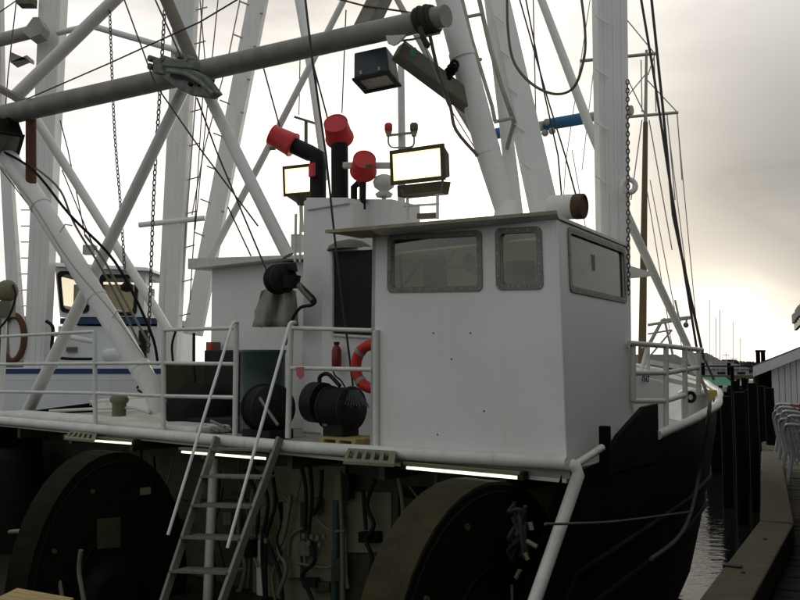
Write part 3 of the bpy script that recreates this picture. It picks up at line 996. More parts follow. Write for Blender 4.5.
sd_ = d2.cross(tow).normalized()
nv = sd_.cross(d2).normalized()
bk2 = bucket(p5 - UP * 0.09 + V((0, .08, 0)), V((-0.12, -0.86, 0.46)), wpx(p5, 29), 0.30, 'tallest red bucket, upside down over the straight black exhaust')
bk3 = bucket(p7 + UP * 0.01 + V((0, .06, 0)), V((0.10, -0.86, 0.42)), wpx(p7, 27), 0.26, 'red bucket tilted over the thin low exhaust pipe')
for bk_, cpt, nn in ((bk1, pb(272.5, 148.5, 1.08), V((-.2, -1, -.35)).normalized()), (bk3, pb(369, 166, 1.24), V((0, -.75, -.62)).normalized())):
    xx_ = nn.cross(UP).normalized()
    MB().box(cpt, xx_ * .045, nn * .004, nn.cross(xx_) * .025).build('paper_label', cream, bk_)
MB().box(pb(312, 170, 1.36), LD * wpx(p0, 8), FD * 0.02, UP * wpx(p0, 14)).build('red_flap', redp, tr, 0.01)

# radar / speaker dome between bucket and lamp
p = pb(384, 178, 1.7)
rd = thing('radar_scanner', 'small white radar scanner with bar antenna behind the exhausts', 'radar', tuple(pb(384, 197, 1.7)))
MB().lathe(pb(384, 197, 1.7), UP, [(0.10, 0), (0.12, 0.04), (0.06, 0.08), (0.13, 0.13), (0.15, 0.20), (0.12, 0.27), (0.05, 0.30)], 18).build('gear_housing', white, rd)
MB().cyl(pb(384, 230, 1.7), pb(384, 197, 1.7), 0.03, seg=10).build('pedestal', white, rd)
q = pb(384, 165.5, 1.7)
MB().bar(q - LD * 0.0 + V((-0.55, 0, 0)), q + V((0.28, 0, 0)), 0.07, 0.085).build('scanner_bar', white, rd, 0.02)

# ------------------------------------------------------------------ masts, legs, booms
def rail_pipe(pts, w, m, name, parent=None, seg=14, k=0):
    pts = [V(p) for p in pts]
    rs = [wpx(p, ww) for p, ww in zip(pts, w if isinstance(w, (list, tuple)) else [w] * len(pts))]
    return MB().tube(pts, rs, seg).build(name, m, parent or tr)
# big box mast right of the wheelhouse
def box_mast(top, bot, w, parent, m=mastw, depth=0.9, rib=True, name='mast', face=None):
    top, bot = V(top), V(bot)
    face = face or V((0, -1, 0))
    d_ = (top - bot).normalized()
    x = d_.cross(face).normalized()
    y = x.cross(d_).normalized()
    wt, wb_ = w
    hw = lambda p, ww: wpx(p, ww)
    c = []
    for p, ww in ((bot, wb_), (top, wt)):
        h = hw(p, ww)
        c += [p - x * h - y * h * depth, p + x * h - y * h * depth, p + x * h + y * h * depth, p - x * h + y * h * depth]
    o = MB().hexa(c).build(name, m, parent, 0.02)
    if rib:
        for fx in (-0.55, 0.05, 0.6):
            h0, h1_ = hw(bot, wb_), hw(top, wt)
            sgn = 1 if (EYE - bot).dot(y) > 0 else -1
            MB().bar(bot + x * h0 * fx + y * sgn * (h0 * depth + .006), top + x * h1_ * fx + y * sgn * (h1_ * depth + .006), h0 * 0.16, 0.014, y).build('stiffening_rib', m, o)
    return o, x, y
mt, mb_ = pb(608.5, -60, 2.5), pb(613, 300, 2.5)
mb_.z = ZD
bigm, mx, my = box_mast(mt, mb_, (31, 27.5), tr, name='mast')
lab(bigm, 'thickest box mast rising behind the wheelhouse corner')
for yy in (20, 73, 126, 180):
    p = pb(602, yy, 2.26)
    MB().tube([p - V((.08, 0, -.05)), p + V((.06, -0.03, -.06))], 0.009, 6).build('foot_peg', mastw, bigm)
p = pb(629, 186, 2.3)
pts = [p + V((0.075 * math.cos(a), 0, 0.075 * math.sin(a))) for a in [2 * math.pi * k / 14 for k in range(14)]]
MB().tube(pts, 0.032, 8, closed=True).build('pad_eye', mastw, bigm)
MB().prism([pY(628, 265, 11.0), pY(657, 274, 11.0), pY(650, 276, 11.0), pY(628, 278, 11.0)], V((0, 0.12, 0))).build('bracket_plate', white, bigm)
# A-frame
legr = rail_pipe([pb(442, -22, 0.9), pb(487.5, 150, 1.3), pb(507, 214, 1.45)], [25, 25.5, 22], mastw, 'a_frame_leg')
lab(legr, 'round a-frame leg coming down on the wheelhouse roof')
p = pb(508, 205, 1.45)
MB().cyl(p - UP * .14, p + UP * .03, 0.17, 0.13, 14).build('leg_foot', mastw, legr)
l2, _, _ = box_mast(pb(492, -22, 1.9), pb(545, 215, 1.9), (21.5, 25), tr, name='a_frame_leg', rib=False, face=V((0.1, -1, 0)))
lab(l2, 'square a-frame leg with foot pegs')
MB().bar(pb(535, 190, 1.9), pb(556, 213, 1.9), 0.2, 0.16).build('leg_foot', mastw, l2)
for x, y in ((499, 20), (504, 54), (512, 91), (519, 128), (525, 165)):
    p = pb(x, y, 1.72)
    MB().tube([p - V((.05, 0, -.05)), p + V((.06, -0.02, -.05))], 0.009, 6).build('foot_peg', mastw, l2)
l3 = rail_pipe([pb(489, -10, 2.3), pb(505, 120, 2.3), pb(516, 216, 2.3)], [12, 13, 15], mastw, 'a_frame_leg')
lab(l3, 'thin third leg between the round and the square leg')
# pipe ladder between the legs
lr1 = [pb(461, -5, 1.5), pb(472, 40, 1.5), pb(492, 106, 1.5), pb(495, 121, 1.5)]
lr2 = [pb(477, -10, 1.6), pb(490, 48, 1.6), pb(502, 88, 1.6), pb(514, 122, 1.7), pb(507, 148, 2.2)]
lad = MB().tube(lr1, 0.024, 8).tube(lr2, 0.028, 8).build('pipe_ladder', greyp, tr)
for y0, x0, x1 in ((17, 461, 482), (62, 475, 481), (121, 494, 513)):
    MB().tube([pb(x0, y0 + 1, 1.5), pb(x1, y0 - 3, 1.58)], 0.022, 8).build('rung', greyp, lad)
# main cross boom, with flange, rope and lugs
BM = 0.25
bp0, bp1 = pb(5, 115, BM), pb(446, 16, BM)
boom = rail_pipe([bp0, bp1], [20.5, 23], boomm, 'cross_boom', seg=22)
lab(boom, 'thick grey cross boom spanning from the left to the a-frame')
bd = (bp1 - bp0).normalized()
MB().cyl(bp0 - bd * .03, bp0 + bd * .08, 0.175, seg=20).build('end_flange', darkst, boom)
q = pb(205, 76, BM)
MB().tube([q - bd * .02, q + bd * .02], wpx(q, 24), 18).build('boom_collar', darkst, boom)
q = pb(395, 40, BM - 0.16)
MB().prism([q + V((-.10, 0, .05)), q + V((-.08, 0, -.03)), q + V((-.02, 0, -.055)), q + V((.03, 0, -.03)), q + V((.12, 0, .06))], V((0.01, 0.04, 0))).build('pad_eye', white, boom)
# clamp where the diagonal pole meets the boom
cl_ = pb(188, 73, BM - 0.25)
mb = MB()
x_ = bd
y_ = V((0.55, 0, -0.83)).normalized()
prof = [pb(x, y, BM - 0.22) for x, y in ((157, 63), (170, 66), (190, 68), (205, 76), (218, 93), (210, 98), (190, 95), (173, 86), (160, 76))]
mb.prism(prof, FD * 0.10)
clampo = mb.build('pole_clamp', verd, boom, 0.02)
MB().prism([pb(x, y, BM - .24) for x, y in ((158, 57), (193, 60), (193, 69), (160, 66))], FD * .2).build('clamp_jaw', verd, clampo, .02)
MB().prism([pb(x, y, BM - .26) for x, y in ((152, 60), (160, 58), (163, 74), (153, 73))], FD * .22).build('clamp_jaw', verd, clampo, .02)
MB().prism([pb(x, y, BM - .262) for x, y in ((170, 73), (183, 75), (200, 83), (197, 86), (183, 79), (170, 77))], FD * .03).build('clamp_slot', black, clampo)
MB().sphere(pb(192, 84, BM - .22), .06, 10, 6, (1, .5, .6)).build('clamp_boss', darkst, clampo)
MB().tube([pb(168, 71, BM - 0.28), pb(186, 74, BM - .30), pb(200, 82, BM - .28), pb(213, 94, BM - .24)], 0.03, 8).build('clamp_strap', verd, clampo)
for x, y in ((155, 60), (155, 68), (168, 60), (183, 57), (192, 60)):
    p = pb(x, y, BM - .15)
    MB().cyl(p - FD * .1, p + FD * .1, 0.045, seg=10).build('clamp_bolt', verd, clampo)
# diagonal pole: thin end over the boom, white lower length down to the power block
rail_pipe([pb(158, -20, BM + .05), pb(193, 62, BM + .05)], [13, 13], drab, 'diagonal_pole')
dp = rail_pipe([pb(207, 92, BM + .15), pb(245, 170, 0.5), pb(288, 256, 0.8)], [11.5, 12.5, 13], mastw, 'diagonal_pole')
lab(dp, 'white pole slanting down from the boom clamp to the power block')
# tall left struts of our boat
rail_pipe([pb(5, 152, 0.3), pb(40, 205, 0.45), pb(152, 388, 1.0), pb(160, 412, 1.1)], [19, 19.5, 20, 19], mastw, 'boom_strut')
o = rail_pipe([pb(190, 76, 0.6), pb(28, 411, 1.3)], [11.5, 12], mastw, 'boom_strut'); lab(o, 'long thin white strut leaning from the deck edge up to the cross boom')
o = rail_pipe([pb(24, 100, 0.8), pb(150, 300, 2.2), pb(168, 330, 2.3)], [9, 9, 9], mastw, 'boom_strut'); lab(o, 'slim strut crossing behind the long one')
o = rail_pipe([pb(135, -20, 0.9), pb(15, 97, 0.5)], [13, 13.5], mastw, 'boom_strut'); lab(o, 'white strut slanting up from the left boom end')
rail_pipe([pb(350, -12, 2.0), pb(268, 148, 2.0), pb(208, 262, 2.0)], [6.5, 7, 7.5], mastw, 'boom_strut')
o = rail_pipe([pb(296, -20, 2.4), pb(312, 75, 2.4), pb(325, 180, 2.4)], [10, 8.5, 5], mastw, 'whip_mast'); lab(o, 'tapering thin mast behind the cross boom')
MB().bar(pb(388, -18, 1.0), pb(363, 34, 0.35), 0.22, 0.2).build('brace_beam', drab, tr, 0.02)
MB().bar(pb(398, 50, 0.35), pb(482, 113, 1.32), 0.20, 0.2).build('brace_beam', drab, tr, 0.02)
o = rail_pipe([pb(392, -10, 2.2), pb(430, 60, 2.2), pb(490, 160, 2.2)], [6, 7, 7], greyp, 'stay_pipe')
rail_pipe([pb(401, 66, 2.0), pb(402, 160, 2.0), pb(401, 224, 2.0)], [7, 8, 7.5], mastw, 'antenna_pole')
for (x, y, b_, w_) in ((487, 150, 1.3, 27), (462, 55, 1.07, 27), (40, 205, .45, 21.5), (96, 297, .74, 21.5), (140, 367, .95, 21.5)):
    q = pb(x, y, b_)
    up_ = (legr if x > 400 else None)
    dr_ = (pb(507, 214, 1.45) - pb(442, -22, .9)).normalized() if x > 400 else (pb(152, 388, 1.0) - pb(40, 205, .45)).normalized()
    MB().tube([q - dr_ * .035, q + dr_ * .035], wpx(q, w_), 16).build('weld_collar', mastw, tr)
for (x, y, b_) in ((60, 232, .45), (112, 318, .75)):
    q = pb(x, y, b_)
    MB().tube([q, q + V((.10, -.05, .12)), q + V((.22, -.05, .10))], .014, 6).build('hose_bracket', mastw, tr)
# long stay pole to the bow
o = rail_pipe([pb(534, -20, 2.6), pb(590, 128, 3.0), pa(628, 218, 0.9), pa(687, 345, 1.0), pa(697, 372, 1.0)], [8, 9.5, 9, 7, 7], mastw, 'stay_pole'); lab(o, 'long pole slanting behind the mast down to the bow')
# beam with blue sleeve
bq0, bq1 = pb(497, 133.5, 3.4), pb(632, 110, 3.4)
o = MB().tube([bq0, bq1], wpx(bq0, 9), 10).build('spreader_beam', greyp, tr)
for x0, x1 in ((497, 505), (546, 586)):
    f = lambda x: 133.5 + (x - 497) * (110 - 133.5) / 135
    MB().tube([pb(x0, f(x0), 3.4), pb(x1, f(x1), 3.4)], wpx(bq0, 11.5), 12).build('blue_sleeve', sleevem, o)
for x, y in ((540, 128), (547, 122), (545, 133), (552, 131)):
    MB().sphere(pb(x, y, 3.3), 0.05, 8, 6).build('sheave', greyp, o)
# bits at the left end
lb = MB().bar(pb(-12, 82, 0.2), pb(26, 103, 0.25), 0.16, 0.10).build('channel_bracket', drab, tr)
rail_pipe([pb(31, 112, 0.3), pb(31, 186, 0.4)], [10.5, 10.5], rust, 'rusty_post')

# ------------------------------------------------------------------ bow railing
rl = thing  # alias kept short
def railing(posts, rails, rp, rr, m=white, name='railing', extra=None):
    mb = MB()
    for p, q in posts[:1]:
        mb.tube([p, q], rp, 8)
    root = mb.build(name, m, tr)
    for p, q in posts[1:]:
        MB().tube([p, q], rp, 8).build('rail_post', m, root)
    for pts in rails:
        MB().tube(pts, rr, 8).build('rail', m, root)
    return root
br = lambda x, y: pa(x, y, 0.16)
railing([(br(666, 428), br(666, 346)), (br(685.5, 419), br(684.5, 348)), (br(698.5, 395), br(698.5, 350)), (pa(633, 401, .3), pa(633, 344, .3))],
        [[pa(629, 343, .3), br(666, 346), br(702, 350)], [pa(633, 373, .3), br(666, 373), br(698, 367.5)], [pa(633, 401, .3), br(666, 401), br(685, 395)]], 0.033, 0.03)
railing([(pa(640, 376, 1.2), pa(648, 345, 1.2)), (pa(648, 373, 1.2), pa(648, 345, 1.2))], [[pa(642, 347, 1.2), pa(654, 345, 1.2)]], 0.03, 0.02)
# forecastle: white low house forward with faded lettering
fh = MB().hexa([pa(626, 432, .75), pa(664, 430, .62), pa(664, 430, .62) + LD * 2.0, pa(626, 432, .75) + LD * 2.0,
                pa(626, 371, .75), pa(664, 381, .62), pa(664, 381, .62) + LD * 2.0 + UP * .05, pa(626, 371, .75) + LD * 2.0 + UP * .05])
fo = fh.build('forecastle_house', paleblue, tr, 0.02)
MB().bar(pa(626, 371, .74) + UP * .01, pa(700, 388, .66) + UP * .01, 0.06, 0.05).build('house_edge', white, fo)
tcv = bpy.data.curves.new('lettering', 'FONT')
tcv.body = 'nd'
tcv.size = 0.17
tcv.shear = 0.25
tcv.extrude = 0.002
tcv.materials.append(black)
to = bpy.data.objects.new('lettering', tcv)
COL.objects.link(to)
bpy.context.view_layer.update()
tme = bpy.data.meshes.new_from_object(to)
bpy.data.objects.remove(to)
to = bpy.data.objects.new('lettering', tme)
COL.objects.link(to)
to.parent = fo
e_ = pa(640, 382, 0.70)
ex = (pa(664, 383, .62) - pa(626, 383, .75)).normalized()
en = ex.cross(UP).normalized()
M = Matrix((ex, UP, en)).transposed().to_4x4()
M.translation = e_ + en * 0.02 - V(fo['_at'])
to.matrix_local = M
# white bow fittings: windlass post, bar, bollard
MB().bar(pa(650, 362, 2.0), pa(697, 370, 1.6), 0.06, 0.07).build('foredeck_bar', white, tr)
q = pa(694, 410, .45)
MB().lathe(V((q.x, q.y, ZD)), UP, [(0.16, 0), (0.16, 0.5), (0.19, 0.52), (0.19, 0.56), (0.1, 0.6)], 16).build('mooring_bitt', white, tr)
p = pa(710, 398, .7)
MB().box(p, V((0.09, 0, 0)), V((0, 0.07, 0)), UP * 0.12).build('yellow_chock', yellowm, tr, 0.02)
q = pa(690.5, 397, .22)
ty = solo(MB().tube([q + V((0.055 * math.cos(a), 0.015 * math.cos(a), 0.055 * math.sin(a))) for a in [2 * math.pi * k / 20 for k in range(20)]], 0.022, 10, closed=True),
          'tyre_fender', black, 'small black tyre fender hanging at the white bow rail', 'fender')
# black post by the wheelhouse side
p = pa(605, 442, -0.08)
MB().box(p - UP * .1, sd * 0.035, sn * 0.05, UP * 0.25).build('bulwark_post', blackhull, tr, 0.01)

# ------------------------------------------------------------------ after railing of the upper deck
def rb_(x, y, b=0.05):
    return pb(x, y, b)
ra = railing([(rb_(95.5, 428), rb_(94.5, 331)), (rb_(-40, 423), rb_(-40, 338)), (rb_(163.5, 430), rb_(163.5, 328)), (rb_(235, 436), rb_(236.5, 322))],
        [[rb_(-45, 338), rb_(0, 336.5), rb_(95, 331.5)], [rb_(-45, 364.5), rb_(95, 363.5), rb_(163, 363), rb_(235, 364)], [rb_(-45, 391), rb_(95, 393), rb_(163, 396), rb_(235, 397.5)], [rb_(163, 330), rb_(236, 328)]], 0.034, 0.025)
lab(ra, 'three-bar white railing on the port after edge of the upper deck')
ra = railing([(rb_(288, 438), rb_(291, 324)), (rb_(376, 446, .03), rb_(376, 330, .03))],
        [[rb_(291, 328), rb_(372, 330.5)], [rb_(291, 368), rb_(372, 369.5)]], 0.034, 0.024)
lab(ra, 'two-bar white railing between the ladder and the wheelhouse')
rail_pipe([pb(55, 334, 1.5), pb(95, 342, 1.5)], [5, 5], white, 'inner_rail')
rail_pipe([pb(50, 411, .9), pb(110, 408, .9), pb(135, 408, .9), pb(150, 413, .9)], [3, 3, 3, 3], white, 'deck_pipe')
# slotted step brackets hanging off the lip
def slotted(x0, x1, y0, y1, skew, n):
    tl, tr_, brr, bll = pb(x0 + skew, y0, -0.10), pb(x1, y0 + 3, -0.10), pb(x1 - skew * .4, y1 + 3, -0.32), pb(x0, y1, -0.32)
    zz = [p.copy() for p in (tl, tr_, brr, bll)]
    o = MB()
    def q(u, v):
        return tl.lerp(tr_, u).lerp(bll.lerp(brr, u), v)
    hs = [(0.07 + k * 0.88 / n, 0.07 + k * 0.88 / n + 0.5 / n, 0.18, 0.78) for k in range(n)]
    return wall_grid(q, [], [], hs, UP * -0.03).build('slotted_step', cream, tr)
slotted(64, 97, 430.5, 437.5, 7, 5)
slotted(343, 396, 448, 461, 5, 5)

# ladder down to the main deck
ld = thing('ladder', 'grey aluminium ladder with flat treads leading down from the upper deck', 'ladder', tuple(pb(195, 600, -1.0)))
def lp(s, t):      # s 0 left, 1 right; t 0 top .. 1 at picture bottom
    top = (pb(216, 440, -0.13), pb(279, 441, -0.13))[s]
    bot = (pb(163, 602, -1.0), pb(221, 604, -1.0))[s]
    return top + (bot - top) * t
for s in (0, 1):
    MB().bar(lp(s, -0.02), lp(s, 1.22), 0.05, 0.085, -FD).build('stringer', alum, ld, 0.004)
for t_ in (0.06, 0.24, 0.425, 0.62, 0.82, 1.02):
    p, q = lp(0, t_), lp(1, t_)
    x = (q - p) / 2
    MB().box((p + q) / 2 + FD * 0.05, x * 0.97, FD * 0.125, UP * 0.012).build('tread', treadm, ld)
for (x0, y0, x1, y1) in ((233, 322, 168, 535), (290, 322, 227.5, 548)):
    a_, b_ = pb(x0, y0, -0.12), pb(x1, y1, -0.98)
    hk = pb(x0 + 5, y0 + 0.5, 0.03)
    MB().tube([hk, a_ + (hk - a_) * 0.3, a_ + (b_ - a_) * 0.01, b_], 0.019, 8).build('handrail', handm, ld)

# ------------------------------------------------------------------ lights
def fluor(x0, y0, x1, y1, b, label):
    p, q = pb(x0, y0, b), pb(x1, y1, b)
    t_ = thing('fluorescent_light', label, 'light', tuple((p + q) / 2), 'fluorescent lights under the deck edge')
    MB().bar(p + UP * 0.035, q + UP * 0.035, 0.11, 0.035).build('housing', cream, t_, 0.008)
    MB().tube([p - FD * .02 - UP * .008, q - FD * .02 - UP * .008], 0.015, 8).build('tube', tube, t_)
    for e, sgn in ((p, -1), (q, 1)):
        MB().box(e + UP * 0.012, (q - p).normalized() * 0.03, FD * 0.05, UP * 0.035).build('end_cap', guardm, t_)
fluor(67, 438, 136, 443, -0.06, 'short lit fluorescent light under the slotted step left of the ladder')
fluor(182, 451, 271, 458, -0.02, 'lit fluorescent light seen behind the ladder treads')
fluor(406, 466.5, 523, 477, -0.04, 'long lit fluorescent light under the wheelhouse edge')
def floodlight(c, x, y, n, w, h, d_, label, mh, mg, extra=True):
    """box lamp: glass in the plane x,y with centre c, n points out of the glass"""
    x, y, n = V(x).normalized(), V(y).normalized(), V(n).normalized()
    t_ = thing('floodlight', label, 'floodlight', tuple(c), 'floodlights on the trawler')
    mb = MB()
    f = [c + x * sx * w / 2 + y * sy * h / 2 for sx, sy in ((-1, -1), (1, -1), (1, 1), (-1, 1))]
    bk_ = [p - n * d_ for p in [c + x * sx * w * .40 + y * sy * h * .34 - y * h * .06 for sx, sy in ((-1, -1), (1, -1), (1, 1), (-1, 1))]]
    mb.hexa(bk_ + f)
    mb.build('housing', mh, t_, 0.01)
    o_ = [c + x * sx * (w / 2 + .012) + y * sy * (h / 2 + .012) + n * .002 for sx, sy in ((-1, -1), (1, -1), (1, 1), (-1, 1))]
    i_ = [c + x * sx * (w / 2 - .035) + y * sy * (h / 2 - .035) + n * .002 for sx, sy in ((-1, -1), (1, -1), (1, 1), (-1, 1))]
    ring(o_, i_, n * 0.03).build('bezel', mh, t_)
    if mg is lit:
        o2 = [c + x * sx * (w / 2 - .035) + y * sy * (h / 2 - .035) + n * .028 for sx, sy in ((-1, -1), (1, -1), (1, 1), (-1, 1))]
        i2 = [c + x * sx * (w / 2 - .06) + y * sy * (h / 2 - .06) + n * .012 for sx, sy in ((-1, -1), (1, -1), (1, 1), (-1, 1))]
        ring(o2, i2, n * -.002).build('reflector', warmlit, t_)  # rim's own glow stands in for bloom at the lens edge
    MB().prism([c + x * sx * (w / 2 - .03) + y * sy * (h / 2 - .03) + n * .004 for sx, sy in ((-1, -1), (1, -1), (1, 1), (-1, 1))], n * 0.006).build('lens', mg, t_)
    return t_
def lampq(tl, tr_, br_, bl, b, d_, label, mh, mg, tilt=0.0):
    """lamp whose glass fills four pixels at plane b"""
    q = [pb(*p, b) for p in (tl, tr_, br_, bl)]
    c = sum(q, V()) / 4
    x = (q[1] + q[2] - q[0] - q[3]).normalized()
    y = (q[0] + q[1] - q[2] - q[3]).normalized()
    y = (y - FD * tilt).normalized()
    n_ = x.cross(y).normalized()
    y = n_.cross(x).normalized()
    w = ((q[1] - q[0]).length + (q[2] - q[3]).length) / 2
    h = ((q[0] - q[3]).length + (q[1] - q[2]).length) / 2
    return floodlight(c, x, y, n_, w, h, d_, label, mh, mg), c, x, y, n_, w, h
t_, c, x, y, n_, w, h = lampq((281, 168.5), (316, 165.5), (316, 192), (289, 195), 1.85, 0.16, 'lit floodlight half hidden behind the bent black exhaust', bronze, lit, 0.12)
MB().lathe(c - y * (h / 2 + .16) - n_ * .03, y, [(0.07, 0), (0.10, 0.05), (0.22, 0.13), (0.24, 0.15)], 4).build('ballast_box', bronze, t_)
MB().tube([c - y * (h / 2 + .14), c - y * (h / 2 + .55)], 0.03, 8).build('bracket', white, t_)
t_, c, x, y, n_, w, h = lampq((389, 152.5), (443, 146.5), (446, 177), (396, 184), 0.75, 0.20, 'large lit floodlight above the wheelhouse roof', bronze, lit, 0.12)
bx_ = [c - y * (h / 2 + .02) + x * sx * w * k for sx, k in ((-1, .42), (1, .42))]
MB().hexa([c - y * (h / 2 + .17) + x * -w * .40 - n_ * .16, c - y * (h / 2 + .17) + x * w * .40 - n_ * .16, c - y * (h / 2 + .15) + x * w * .42 + n_ * .01, c - y * (h / 2 + .15) - x * w * .42 + n_ * .01,
           bx_[0] - n_ * .2, bx_[1] - n_ * .2, bx_[1] + n_ * .01, bx_[0] + n_ * .01]).build('ballast_box', bronze, t_, 0.01)
yk = MB()
yk.tube([pb(444, 170, .78), pb(441, 192, .78), pb(404, 196, .78), pb(402, 190, .78)], 0.016, 8)
yk.build('yoke', drab, t_)
stn = MB()
for xx in (407.5, 437.5):
    stn.tube([pb(xx, 194, .8), pb(xx, 219, .8)], 0.018, 8)
stn.tube([pb(404, 206, .8), pb(439, 204, .8)], 0.014, 8)
stn.build('stand', white, t_)
MB().bar(pb(419, 216.5, .9), pb(437, 215.5, .9), 0.08, 0.06).build('stand_foot', drab, t_)
# big lamp under the boom, seen from below
c = pb(377, 81.5, BM + 0.25)
x = V((0.95, -0.30, 0.10)).normalized()
n_ = V((0.06, -0.10, -0.99)).normalized()
n_ = (n_ - x * n_.dot(x)).normalized()
y = n_.cross(x)
t_ = thing('floodlight', 'unlit dark floodlight hanging under the cross boom, glass facing down', 'floodlight', tuple(c), 'floodlights on the trawler')
def lampbox(t_, c, x, y, n_, w, l, hh, mh):
    f = [c + x * sx * w / 2 + y * sy * l / 2 for sx, sy in ((-1, -1), (1, -1), (1, 1), (-1, 1))]
    k = [c - n_ * hh + x * (sx * w * .46) + y * sy * l * .45 for sx, sy in ((-1, -1), (1, -1), (1, 1), (-1, 1))]
    MB().hexa(k + f).build('housing', mh, t_, 0.02)
    o_ = [p + (p - c).normalized() * 0.02 for p in f]
    i_ = [p - (p - c).normalized() * 0.06 for p in f]
    ring(o_, i_, n_ * 0.025).build('bezel', black, t_)
    MB().prism([p - (p - c).normalized() * 0.05 + n_ * .003 for p in f], n_ * .006).build('lens', lampglass, t_)
lampbox(t_, c, x, y, n_, 0.43, 0.40, 0.32, lampblue)
MB().tube([c - n_ * .28, c - n_ * .38], 0.05, 10).build('bracket', black, t_)
sg = 1 if (EYE - c).dot(y) > 0 else -1
for dx in (-0.12, 0.10):
    p = c - n_ * .05 + x * dx + y * sg * .196
    MB().box(p, x * 0.014, y * .012, n_ * 0.022).build('latch', greyp, t_)
t_ = thing('floodlight', 'unlit black floodlight at the left boom end', 'floodlight', tuple(pb(8, 138, 0.1)), 'floodlights on the trawler')
lampbox(t_, pb(3, 143, 0.1), V((0.8, 0.6, 0)), V((-0.5, 0.75, -0.45)).normalized(), V((0.35, -0.35, -0.85)).normalized(), 0.58, 0.58, 0.36, darkst)
MB().tube([pb(8, 128, .1), pb(8, 118, .1)], 0.04, 8).build('bracket', darkst, t_)
# beacons
for x0, mm, text in ((388.5, redp, 'small red beacon light on the pole bracket'), (414, drab, 'small dull glass beacon light on the pole bracket')):
    p = pb(x0, 132, 1.9)
    t_ = thing('beacon_light', text, 'light', tuple(p))
    MB().lathe(p, UP, [(0.045, 0), (0.05, 0.02), (0.055, 0.03), (0.055, 0.10), (0.04, 0.12)], 14).build('beacon_glass', mm, t_)
    MB().lathe(p - UP * 0.06, UP, [(0.03, 0), (0.035, 0.03), (0.05, 0.06)], 12).build('base', greyp, t_)
    sgn = 1 if x0 < 400 else -1
    MB().tube(smooth_path([p - UP * .06, p - UP * .15, pb(x0 + 3 * sgn, 147, 1.9), pb(400, 147.5, 1.9)], 4), 0.013, 6).build('wire', greyp, t_)
MB().bar(pb(388, 135.5, 1.92), pb(416, 132.5, 1.92), 0.03, 0.03).build('beacon_bracket', greyp, tr)
MB().bar(pb(295, 117, 2.6), pb(317, 124, 2.6), 0.04, 0.04).build('antenna_bar', drab, tr)
MB().bar(pb(306, 121, 2.6), pb(306, 145, 2.6), 0.04, 0.04).build('antenna_bar', drab, tr)

# ------------------------------------------------------------------ deck gear
# power block at the end of the diagonal pole with canvas below
p = pb(283, 279, 0.75)
pk = thing('power_block', 'black hydraulic power block hung at the foot of the white pole', 'power block', tuple(p))
MB().lathe(p - LD * -0.12, -LD * 1.0 + FD * -0.35, [(0.14, 0), (0.2, 0.02), (0.2, 0.05), (0.11, 0.09), (0.11, 0.16), (0.19, 0.2), (0.19, 0.23), (0.1, 0.25)], 22).build('sheave', black, pk)
MB().hexa([pb(276, 268, .7), pb(298, 272, .7), pb(298, 272, .95), pb(276, 268, .95), pb(278, 264, .7), pb(296, 262, .7), pb(296, 262, .95), pb(278, 264, .95)]).build('yoke', black, pk, 0.015)
MB().cyl(pb(291, 276, .72), pb(291, 288, .72), 0.13, 0.10, 14).build('motor', black, pk)
MB().tube(smooth_path([pb(298, 283, .72), pb(308, 292, .72), pb(315, 300, .74), pb(312, 305, .74), pb(300, 308, .75), pb(291, 322, .75), pb(285, 345, .7)], 5), 0.022, 8).build('hose', black, pk)
MB().tube([pb(299, 285, .72), pb(313, 301, .74)], 0.045, 8).build('cylinder', drab, pk)
cv = MB()
rows, cols = 6, 9
vs = []
for j in range(rows):
    for i in range(cols):
        u, v = i / (cols - 1), j / (rows - 1)
        xx = 257 + 42 * u + (8 * (0.5 - u)) * (1 - v)
        yy = 291 + 36 * v - 4 * math.sin(u * 3.1) * (1 - v)
        vs.append(pb(xx - 4 * v * (1 - u), yy, 0.9 + 0.09 * math.sin(u * 13 + v * 2)))
cv.add(vs, [(j * cols + i, j * cols + i + 1, (j + 1) * cols + i + 1, (j + 1) * cols + i) for j in range(rows - 1) for i in range(cols - 1)], True)
o = solo(cv, 'canvas_cover', canvasm, 'grey canvas cover draped below the black power block', 'canvas cover')
md = o.modifiers.new('thick', 'SOLIDIFY'); md.thickness = 0.012

fp_ = MB().prism([pb(x, y, .86) for x, y in ((268, 284), (272, 292), (266, 318), (261, 328), (254, 312), (262, 296))], FD * .015)
solo(fp_, 'canvas_flap', canvasm, 'pale loose canvas flap hanging left of the black power block', 'canvas flap')
